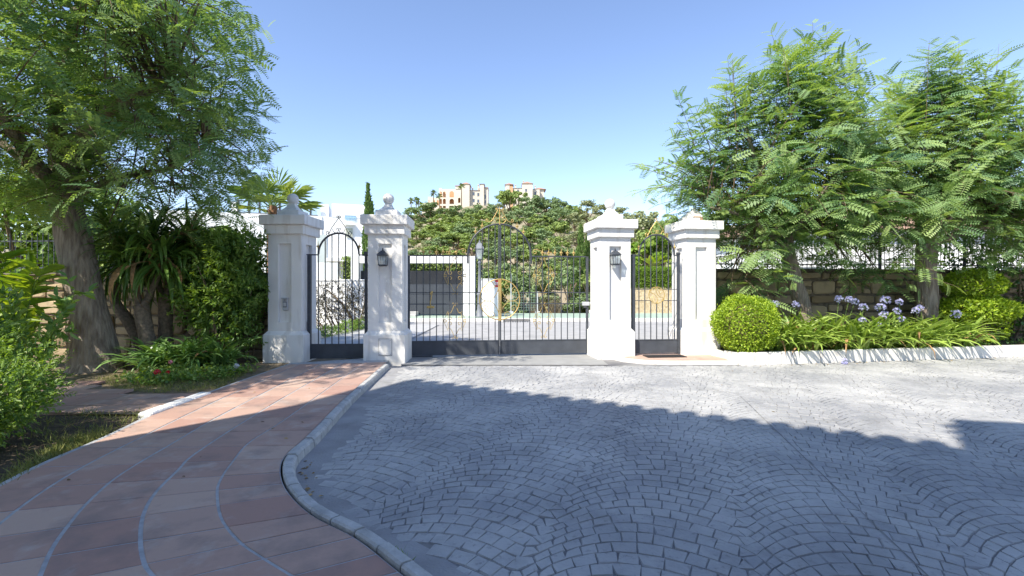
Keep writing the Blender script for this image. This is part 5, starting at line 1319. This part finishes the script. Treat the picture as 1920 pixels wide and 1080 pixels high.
mb = MB(); mb.box((hs(594.5),-.02,hz(607,505)),(hs(612),-.001,hz(607,440))); mb.build('window', mat('pale_blind', (.50,.55,.53), .4, .05, 1), wh)
mb = MB(); mb.box((hs(645),-.30,hz(652,422)),(hs(664),-.001,hz(652,418))); mb.build('ledge', HOUSEWHITE, wh); mb = MB(); mb.box((hs(615),-1.2,hz(640,492)),(hs(690),-.001,hz(640,486))); mb.build('ledge', HOUSEWHITE, wh)
mb = MB(); mb.box((hs(648),-.03,hz(655,445)),(hs(661),-.002,hz(655,428))); mb.build('small_window', mat('tinted_pane', (.42,.44,.36), .3, .05, 1), wh)
mb = MB(); mb.box((hs(588),-3.0,0),(hs(640),-2.7,hz(610,497))); mb.build('terrace_wall', HOUSEWHITE, wh)
gw = thing('garden_wall', 'white wall behind the sparse bush seen through the left pedestrian gate', 'wall', (-8.6,18.4,0))
mb = MB(); mb.bevbox((0,0,0),(3.55,.25,1.68),.01); mb.build('panel', HOUSEWHITE, gw)
mb = MB(); mb.bevbox((-.02,-.03,1.68),(3.57,.28,1.73),.008); mb.build('coping', HOUSEWHITE, gw)
sb = plant('sparse_bush', 'sparse dark bush with a bent stem behind the left pedestrian gate', 'bush', (-5.55,16.3,0))
stm = [(bez((.2,0,0),(.1,0,.7),(-.75,0,1.35),8), list(np.linspace(.06,.02,9)))]
for q in range(26): x0 = rb.uniform(-1.4,.6); stm.append((bez((x0*.6,rb.normal()*.1,0),(x0,0,.6),(x0*1.15+rb.normal()*.15,rb.normal()*.2,rb.uniform(.9,1.6)),6), list(np.linspace(.016,.005,7))))
mb = MB(); [mb.tube(p, r, 5) for p, r in stm]; mb.build('stem', TWIG, sb)
link('foliage', sprig_shrub('foliage', [(-.55,0,.95,.85,.25,.62,3),(.35,0,.8,.45,.25,.6,1.2),(-1.0,0,.6,.5,.25,.5,1)], 620, rb, [mat('bronze_leaf', (.05,.05,.035), .5, .3, 9, col2=(.11,.10,.06)), TWIG], (.05,.085), .5, (.12,.25), 6), sb)
t = plant('low_hedge', 'low green edging along the shaded path behind the left pedestrian gate', 'hedge', (-5.1,14.8,0))
link('foliage', sprig_shrub('foliage', [(-.25,-1.4,.12,.16,.9,.14,1),(-.1,.2,.14,.16,.9,.16,1),(.02,1.6,.16,.16,.9,.18,1)], 420, rb, [L_SHRUB, TWIG], (.05,.08), .45, (.08,.16), 6), t)
# white villa behind the right wall
rv = thing('white_villa', 'white villa hidden behind the trees and the right railing', 'house', (10.2,19,0))
mb = MB(); mb.box((0,0,0),(15,8,3.7)); mb.build('wall', HOUSEWHITE, rv)
mb = MB(); v = [(-.4,-.4,3.7),(15.4,-.4,3.7),(15.4,8.4,3.7),(-.4,8.4,3.7),(3,4,5.2),(12,4,5.2)]; mb.add(v, [(0,1,5,4),(1,2,5),(2,3,4,5),(3,0,4),(3,2,1,0)]); mb.build('roof', ROOF, rv)
for x0 in (1.0,5.0,9.0,12.2):
    mb = MB(); mb.bevbox((x0,-.06,.9),(x0+1.2,-.001,2.3),.01); w = mb.build('window', HOUSEWHITE, rv)
    mb = MB(); mb.box((x0+.08,-.075,.98),(x0+1.12,-.0601,2.22)); mb.build('pane', DARKPANE, w)
x,y,z = at(1890,268,24); round_tree('pale tree top behind the villa at the right edge', x+.6, y+5, 0, z*1.15, 2.6, L_OLIVE, 91, 4000, (.1,.2), 30)
# ------------------------------------------------------------------ apartment blocks on the hilltop
YA = 250.0
def apx(px): return (px-960)*YA/F
def apz(py): return CAMH+(540-py)*YA/F
def q5(zx): return 760+zx/6.857
def r5(zy): return 330+zy/6.857
def arch_wall(mb, x0, x1, z0, z1, y0, th, openings, mi=0):
    """front wall pierced by arched or square openings: built from strips round each opening"""
    xs = sorted(set([x0,x1]+[v for o in openings for v in (o[0],o[1])]))
    for xa, xb in zip(xs[:-1], xs[1:]):
        ops = sorted([o for o in openings if o[0] <= xa+1e-6 and o[1] >= xb-1e-6], key=lambda o: o[2]); z = z0
        for o in ops:
            if o[2] > z+1e-6: mb.box((xa,y0,z),(xb,y0+th,o[2]),mi)
            if o[4]:
                r = (o[1]-o[0])/2; cz = o[3]-r; n = 6
                pts = [(o[0]+r-r*math.cos(math.pi*k/n), cz+r*math.sin(math.pi*k/n)) for k in range(n+1)]
                for k in range(n):
                    (xa2,za),(xb2,zb2) = pts[k], pts[k+1]
                    v = [(xa2,y0,za),(xb2,y0,zb2),(xb2,y0,o[3]+.02),(xa2,y0,o[3]+.02),(xa2,y0+th,za),(xb2,y0+th,zb2),(xb2,y0+th,o[3]+.02),(xa2,y0+th,o[3]+.02)]
                    mb.add(v, [(0,1,2,3),(4,7,6,5),(0,4,5,1)], mi)
                z = o[3]+.02
            else: z = o[3]
        if z < z1-1e-6: mb.box((xa,y0,z),(xb,y0+th,z1),mi)
def pyr(mb, x0, x1, y0, y1, z0, z1, ov=.4):
    cx, cy = (x0+x1)/2, (y0+y1)/2
    mb.add([(x0-ov,y0-ov,z0),(x1+ov,y0-ov,z0),(x1+ov,y1+ov,z0),(x0-ov,y1+ov,z0),(cx,cy,z1)], [(0,1,4),(1,2,4),(2,3,4),(3,0,4),(3,2,1,0)])
def win(parent, x0, x1, z0, z1, y, m=DARKPANE):
    mb = MB(); mb.box((x0-.12,y-.08,z0-.12),(x1+.12,y-.001,z0-.0)); mb.box((x0-.12,y-.08,z1),(x1+.12,y-.001,z1+.12)); mb.box((x0-.12,y-.08,z0+.001),(x0,y-.001,z1-.001)); mb.box((x1,y-.08,z0+.001),(x1+.12,y-.001,z1-.001)); w = mb.build('window', CREAM, parent)
    mb = MB(); mb.box((x0,y-.06,z0),(x1,y-.01,z1)); mb.build('pane', m, w)
Xf = lambda zx: apx(q5(zx)); Zf = lambda zy: apz(r5(zy))
ab = thing('apartment_block', 'cream apartment block with peach arched loggias on the hilltop, left of the two', 'building', (0,YA,0), 0, 'apartment blocks on the hilltop')
zg = Zf(470)
cols = [(440,470,200),(483,520,200),(568,625,195)]; ops = []
for a_, b_, zt_ in cols:
    ops.append((Xf(a_),Xf(b_),Zf(275),Zf(zt_),True)); ops.append((Xf(a_),Xf(b_),Zf(360),Zf(292),True)); ops.append((Xf(a_),Xf(b_),Zf(430),Zf(384),False))
ops += [(Xf(678),Xf(708),Zf(345),Zf(278),True),(Xf(678),Xf(708),Zf(415),Zf(372),False)]
mb = MB(); arch_wall(mb, Xf(432), Xf(725), zg, Zf(168), 0, .5, ops)
mb.box((Xf(645),-.3,Zf(168)),(Xf(725),8,Zf(130))); mb.box((Xf(432),.0,Zf(168)),(Xf(470),6,Zf(156)))
ops2 = [(Xf(262),Xf(274),Zf(380),Zf(325),True),(Xf(287),Xf(300),Zf(355),Zf(295),True)]
arch_wall(mb, Xf(200), Xf(280), zg, Zf(330), 3, .5, ops2[:0]); arch_wall(mb, Xf(280), Xf(335), zg, Zf(255), 2.5, .5, ops2[1:]); arch_wall(mb, Xf(335), Xf(432), zg, Zf(270), 2, .5, [(Xf(345),Xf(375),Zf(370),Zf(300),True),(Xf(395),Xf(425),Zf(370),Zf(300),True)])
mb.box((Xf(200),3.51,zg),(Xf(280),9,Zf(335)))
mb.box((Xf(725),-1.5,zg),(Xf(828),7,Zf(112))); mb.box((Xf(828.2),.5,zg),(Xf(962),8,Zf(180))); mb.box((Xf(962.2),-.5,zg),(Xf(1010),6,Zf(105))); mb.box((Xf(1010.2),1.0,zg),(Xf(1064),9,Zf(150)))
mb.build('wall', CREAM, ab)
mb = MB(); mb.box((Xf(433),3.2,zg),(Xf(724),3.6,Zf(172))); mb.box((Xf(281),4.6,zg),(Xf(431),5,Zf(275)))
for zy in (282,368): mb.box((Xf(433),.51,Zf(zy)),(Xf(724),3.19,Zf(zy-7)))
mb.build('loggia_wall', PEACH, ab)
mb = MB(); pyr(mb, Xf(725),Xf(828),-1.5,7,Zf(112),Zf(66)); pyr(mb, Xf(962.2),Xf(1010),-.5,6,Zf(105),Zf(92)); mb.add([(Xf(824),.0,Zf(181)),(Xf(962),.0,Zf(181)),(Xf(962),8.3,Zf(160)),(Xf(828),8.3,Zf(160))],[(0,1,2,3)]); mb.box((Xf(1010.3),.6,Zf(150)),(Xf(1066),9.3,Zf(140))); mb.box((Xf(640),-.6,Zf(131)),(Xf(724.8),8,Zf(124))); mb.build('roof', ROOF, ab)
for zx, za in ((857,135),(932,95),(945,140),(655,120)):
    mb = MB(); mb.box((Xf(zx-8),3,Zf(185)),(Xf(zx+8),4.2,Zf(za+8))); mb.box((Xf(zx-10),2.8,Zf(za+8)),(Xf(zx+10),4.4,Zf(za))); mb.build('chimney', CREAM, ab)
for zx, zy in ((877,225),(937,235),(877,313),(937,320)): win(ab, Xf(zx-13), Xf(zx+13), Zf(zy+22), Zf(zy-20), .5)
win(ab, Xf(1020), Xf(1034), Zf(285), Zf(235), 1.0); win(ab, Xf(1022), Xf(1034), Zf(350), Zf(310), 1.0)
mb = MB(); mb.add([(Xf(548),-14,Zf(478)),(Xf(672),-14,Zf(478)),(Xf(690),-.6,Zf(425)),(Xf(535),-.6,Zf(425))],[(0,1,2,3)]); tag(mb.build('bare_slope', mat('bare_earth', (.42,.28,.18), .95, .2, .5, .5, 3)), kind='structure').location = (0,YA,0)
ac = thing('apartment_block', 'cream apartment block with hipped towers behind the pines, right of the two', 'building', (0,YA,0), 0, 'apartment blocks on the hilltop')
zg = Zf(420)
mb = MB(); mb.box((Xf(1287),0,zg),(Xf(1340),6,Zf(110))); mb.box((Xf(1340.2),1,zg),(Xf(1500),8,Zf(150))); mb.box((Xf(1500.2),-1,zg),(Xf(1635),8,Zf(102))); mb.box((Xf(1635.2),1.5,zg),(Xf(1730),8,Zf(165))); mb.box((Xf(1660),4,zg),(Xf(1790),12,Zf(150)))
mb.build('wall', CREAM, ac)
mb = MB(); mb.box((Xf(1330),.2,zg),(Xf(1382),.99,Zf(120))); mb.build('loggia_wall', PEACH, ac)
mb = MB(); pyr(mb, Xf(1287),Xf(1382),0,6,Zf(110),Zf(74)); pyr(mb, Xf(1505),Xf(1632),-1,8,Zf(102),Zf(52)); pyr(mb, Xf(1655),Xf(1808),3.5,12,Zf(152),Zf(108)); mb.add([(Xf(1340),.6,Zf(152)),(Xf(1500),.6,Zf(150)),(Xf(1500),8,Zf(128)),(Xf(1340),8,Zf(130))],[(0,1,2,3)]); mb.build('roof', ROOF, ac)
for zx, za in ((1418,103),(1520,52),(1672,110)):
    mb = MB(); mb.box((Xf(zx-8),2,Zf(160)),(Xf(zx+8),3.2,Zf(za+8))); mb.box((Xf(zx-10),1.8,Zf(za+8)),(Xf(zx+10),3.4,Zf(za))); mb.build('chimney', CREAM, ac)
for zx, zy, y0 in ((1383,190,1),(1450,188,1),(1552,188,-1),(1672,215,1.5),(1450,262,1)): win(ac, Xf(zx-12), Xf(zx+12), Zf(zy+20), Zf(zy-17), y0)
# ------------------------------------------------------------------ palms and trees on the hill
def hill_point(px, pyg):
    Ys = np.linspace(27.5, 240, 400); pyy = 540-(hill_h((px-960)/F*Ys, np.minimum(Ys,235))-CAMH)/Ys*F
    i = np.argmin(np.abs(pyy-pyg)); Y = Ys[i]; X = (px-960)/F*Y
    return X, Y, hill_h(X, min(Y,235.))
def hill_palm(label, px, pyt, pyb, Y):
    x,y,zt = at(px, pyt, Y); _,_,zb = at(px, pyb, Y); t = plant('hill_palm', label, 'palm', (x,y,zb), 'palms beside the hilltop apartments'); h = zt-zb
    mb = MB(); mb.tube([(0,0,-3),(0,0,h*.85)],[.3,.2],7); mb.build('trunk', TWIG, t)
    mb = MB()
    for q in range(30):
        a = rb.uniform(0,6.28); e = rb.uniform(-.7,1.3); d = np.array([math.cos(a)*math.cos(e),math.sin(a)*math.cos(e),math.sin(e)]); w = np.array([-math.sin(a),math.cos(a),0])*.45; b = np.array([0,0,h*.85]); L = 2.3
        mb.add([b, b+d*L*.5+w, b+d*L-[0,0,.5], b+d*L*.5-w],[(0,1,2,3)],0,rb.uniform())
    mb.build('crown', L_OAK, t)
for lab, zx, zt_, zb_ in (('palm before the arched loggias',363,190,380),('shorter palm right of the loggia palm',440,240,380),('tall palm in front of the hilltop tower',722,95,330),('palm at the far left of the hilltop',75,300,420),('bushy palm near the left end of the hilltop',140,290,420),('small palm beside the low wing of the apartments',170,310,420)):
    hill_palm(lab, q5(zx), r5(zt_), r5(zb_), 236)
def hill_proto(kind, seed):
    rng = np.random.default_rng(seed)
    if kind == 'umbrella pine': e = [(0,0,.70,.50,.5,.20,2),(.15,0,.82,.3,.3,.13,1)]; m, n, s, lp = L_PINE, 1500, (.035,.075), 18
    elif kind == 'oak': e = [(0,0,.52,.5,.5,.42,2),(.2,.1,.7,.3,.3,.25,1)]; m, n, s, lp = L_OAK, 1700, (.035,.07), 22
    elif kind == 'pine': e = [(0,0,.58,.42,.42,.36,2),(-.1,0,.8,.25,.25,.18,1)]; m, n, s, lp = L_PINE, 1500, (.035,.07), 20
    elif kind == 'olive': e = [(0,0,.55,.45,.45,.42,2),(.1,0,.85,.2,.2,.15,1)]; m, n, s, lp = L_OLIVE, 1300, (.03,.06), 22
    else: e = [(0,0,.4,.5,.5,.35,1)]; m, n, s, lp = L_SCRUB, 900, (.035,.07), 16
    me = clump_crown(e, n, rng, [m], s, .4, CLUMP, lp)
    mb = MB(); mb.tube([(0,0,-.2),(.02,0,.3),(0,0,.65)],[.035,.028,.012],6)
    for q in range(5): a = q*1.26+rng.uniform(); mb.tube([(0.01,0,.3),(math.cos(a)*.15,math.sin(a)*.15,.5),(math.cos(a)*.28,math.sin(a)*.28,.68)],[.016,.011,.006],4)
    o = mb.build('trunk', TWIG); bpy.data.objects.remove(o); 
    return me, bpy.data.meshes['trunk'] if False else mb
KINDS = ['umbrella pine','oak','pine','olive','scrub']; PRO = {}
for i, k in enumerate(KINDS):
    PRO[k] = []
    for v in range(2):
        me, mb = hill_proto(k, 200+i*10+v); o = mb.build('trunk', TWIG); tm = o.data; bpy.data.objects.remove(o); PRO[k].append((me, tm))
def hill_tree(px, pyg, hpx, wpx, kind, Yfix=None):
    X, Y, Z = hill_point(px, pyg); H = max(1.2, hpx*Y/F); W = wpx*Y/F
    zone = 'low on the slope near the road' if Y < 45 else 'halfway up the slope' if Y < 110 else 'near the top of the hill'
    side = 'left of the gate arch' if px < 880 else 'behind the gate arch' if px < 996 else 'right of the gate arch'
    nm = {'umbrella pine':'umbrella_pine','oak':'evergreen_oak','pine':'hill_pine','olive':'olive_tree','scrub':'dry_scrub'}[kind]
    look = {'umbrella pine':'flat topped bright pine','oak':'dark rounded oak','pine':'bright green pine','olive':'grey green wispy tree','scrub':'dry brownish scrub'}[kind]
    t = thing(nm, f'{look} {zone}, {side}', 'scrub' if kind == 'scrub' else 'tree', (X,Y,Z-.03*H), rb.uniform(0,6.28), f'{look}s {zone}, {side}')
    me, tm = PRO[kind][rb.integers(0,2)]
    link('crown', me, t); link('trunk', tm, t); k = 1.0 if Y > 150 else 1.15; t.scale = (W*1.25*k, W*1.25*k, H*k)
SPEC = [(807,432,48,78,'oak'),(775,428,34,40,'oak'),(845,425,38,46,'oak'),(890,425,44,50,'oak'),(930,425,48,42,'olive'),(912,430,46,40,'oak'),(955,415,62,46,'pine'),(972,402,48,38,'umbrella pine'),(945,398,44,36,'pine'),
 (1000,412,50,48,'oak'),(1025,412,46,44,'oak'),(1050,416,44,44,'oak'),(990,440,50,50,'oak'),(1035,440,46,52,'oak'),(1075,428,48,46,'pine'),(1100,432,62,50,'olive'),(1130,436,58,46,'olive'),(1080,445,42,44,'olive'),(1160,436,52,44,'olive'),(1115,462,55,44,'olive'),
 (830,462,40,60,'pine'),(795,470,38,52,'pine'),(868,452,40,46,'pine'),(900,458,42,48,'pine'),(860,480,40,54,'pine'),(905,482,44,52,'umbrella pine'),(885,497,38,60,'umbrella pine'),(945,478,46,46,'pine'),(985,485,50,52,'pine'),(1010,470,44,44,'pine'),(1050,470,50,42,'pine'),
 (1040,492,44,40,'pine'),(820,500,36,56,'pine'),(785,510,40,44,'oak'),(930,510,46,46,'oak'),(965,515,50,48,'oak'),(1000,520,48,46,'pine'),(1025,520,40,46,'oak'),(950,540,44,44,'oak'),(985,545,44,46,'olive'),(1045,535,36,40,'pine'),(1062,500,34,36,'oak'),
 (850,520,34,50,'pine'),(780,450,30,36,'olive'),(1010,545,38,40,'oak'),(915,545,40,40,'oak'),(760,480,34,40,'olive')]
for s in SPEC: hill_tree(*s)
rh = np.random.default_rng(77)
for k in range(115):
    px = rh.uniform(735,1235) if k < 100 else rh.uniform(1235,1340); lo = np.interp(px,[c[0] for c in CREST],[c[1] for c in CREST])+(46 if px < 1045 else 28); py = lo+(560-lo)*rh.uniform()**1.1
    kd = rh.choice(KINDS, p=[.10,.30,.22,.16,.22]); s = rh.uniform(.75,1.15)*(1.0 if kd != 'scrub' else .6)
    hill_tree(px, py, 36*s, 42*s, kd)
# ------------------------------------------------------------------ the house whose roof shades the drive (stands behind the viewpoint)
SUN_EL, SUN_H = R(47.5), np.array([-.651,-.759])
H_E = 8.5; off = H_E/math.tan(SUN_EL)*np.array([.651,.759])
A0 = np.array([-1.55,7.33])-off; u1 = np.array([.870,-.492]); n1 = np.array([-.492,-.870])
hb = thing('tiled_house', 'white house with a barrel tiled roof that shades the drive, behind the viewpoint', 'house', (A0[0],A0[1],0), math.atan2(u1[1],u1[0]))
# local: x along the eave, y is minus depth (depth runs to -y)
Lh, Dh, pit = 9.0, 8.0, math.tan(R(18))
mb = MB(); mb.box((.45,-Dh,-.05),(Lh,-.5,H_E-.15)); mb.build('wall', HOUSEWHITE, hb)
mb = MB(); mb.add([(0,0,H_E-.12),(Lh,0,H_E-.12),(Lh,-Dh,H_E-.12+Dh*pit),(0,-Dh,H_E-.12+Dh*pit),(0,0,H_E-.04),(Lh,0,H_E-.04),(Lh,-Dh,H_E-.04+Dh*pit),(0,-Dh,H_E-.04+Dh*pit)],[(3,2,1,0),(4,5,6,7),(0,1,5,4),(1,2,6,5),(2,3,7,6),(3,0,4,7)])
for k in range(int(Lh/.3)):
    xc = .13+.3*k; n = 6
    for j in range(1):
        v = []
        for (yy) in (.06, -Dh): v += [(xc+.115*math.cos(math.pi*q/n), yy, H_E-.04+(-yy if yy < 0 else 0)*pit+.115*math.sin(math.pi*q/n)) for q in range(n+1)]
        mb.add(v, [(q,q+1,n+2+q,n+1+q) for q in range(n)]+[tuple(range(n,-1,-1))])
mb.build('roof', ROOF, hb)
for x0 in (1.5,4.5,7.0):
    for z0 in (1.0,4.6):
        mb = MB(); mb.bevbox((x0,-.5,z0),(x0+1.1,-.44,z0+1.4),.01); w = mb.build('window', HOUSEWHITE, hb); mb = MB(); mb.box((x0+.08,-.44,z0+.08),(x0+1.02,-.43,z0+1.32)); mb.build('pane', DARKPANE, w)
H_B = H_E+1.4; D0 = np.array([4.68,5.14])-H_B/math.tan(SUN_EL)*np.array([.651,.759]); u2 = np.array([.977,-.21]); a2 = math.atan2(u2[1],u2[0])
h2 = thing('tiled_house', 'taller flat roofed right wing of the tiled house behind the viewpoint', 'house', (D0[0],D0[1],0), a2)
mb = MB(); mb.box((.03,-7,-.05),(9,-.03,H_B-.12)); mb.build('wall', HOUSEWHITE, h2)
mb = MB(); mb.bevbox((0,-7.05,H_B-.12),(9.05,0,H_B),.02)
for k in range(3): mb.add([(-.16+.05*k,-.1,H_B-.30-.28*k),(.04,-.02,H_B-.2-.28*k),(.04,-.02,H_B-.34-.28*k),(-.05,-.12,H_B-.36-.28*k)],[(0,1,2,3)])
mb.build('coping', ROOF, h2)
# ------------------------------------------------------------------ light, sky, camera
sc = bpy.context.scene
w = bpy.data.worlds.new('World'); sc.world = w; w.use_nodes = True
n, l = w.node_tree.nodes, w.node_tree.links
sky = n.new('ShaderNodeTexSky'); sky.sky_type = 'NISHITA'; sky.sun_disc = False
sky.sun_elevation = SUN_EL; sky.sun_rotation = math.atan2(SUN_H[0], SUN_H[1]); sky.altitude = 100; sky.air_density = 1.0; sky.dust_density = .15; sky.ozone_density = 1.6
bg = n['Background']; wb = n.new('ShaderNodeMixRGB'); wb.blend_type = 'MULTIPLY'; wb.inputs['Fac'].default_value = 1; wb.inputs['Color2'].default_value = (.97,.935,1.0,1)
l.new(sky.outputs['Color'], wb.inputs['Color1']); l.new(wb.outputs['Color'], bg.inputs['Color']); bg.inputs['Strength'].default_value = .15
sun = bpy.data.lights.new('sun','SUN'); sun.energy = 4.4; sun.angle = R(.5); sun.color = (1.0,.93,.80)
so = bpy.data.objects.new('sun', sun); C.objects.link(so)
sd = Vector((SUN_H[0]*math.cos(SUN_EL), SUN_H[1]*math.cos(SUN_EL), math.sin(SUN_EL)))
so.rotation_euler = sd.to_track_quat('Z','Y').to_euler(); so.location = (0,0,30)
cam = bpy.data.cameras.new('camera'); cam.sensor_width = 36; cam.lens = 36*F/1920; cam.clip_start = .05; cam.clip_end = 6000
co = bpy.data.objects.new('camera', cam); C.objects.link(co); co.location = (0,0,CAMH); co.rotation_euler = (R(90),0,0)
sc.camera = co
sc.view_settings.view_transform = 'Standard'; sc.view_settings.look = 'None'; sc.view_settings.exposure = .9; sc.view_settings.gamma = 1
sc.cycles.max_bounces = 8; sc.cycles.transparent_max_bounces = 12
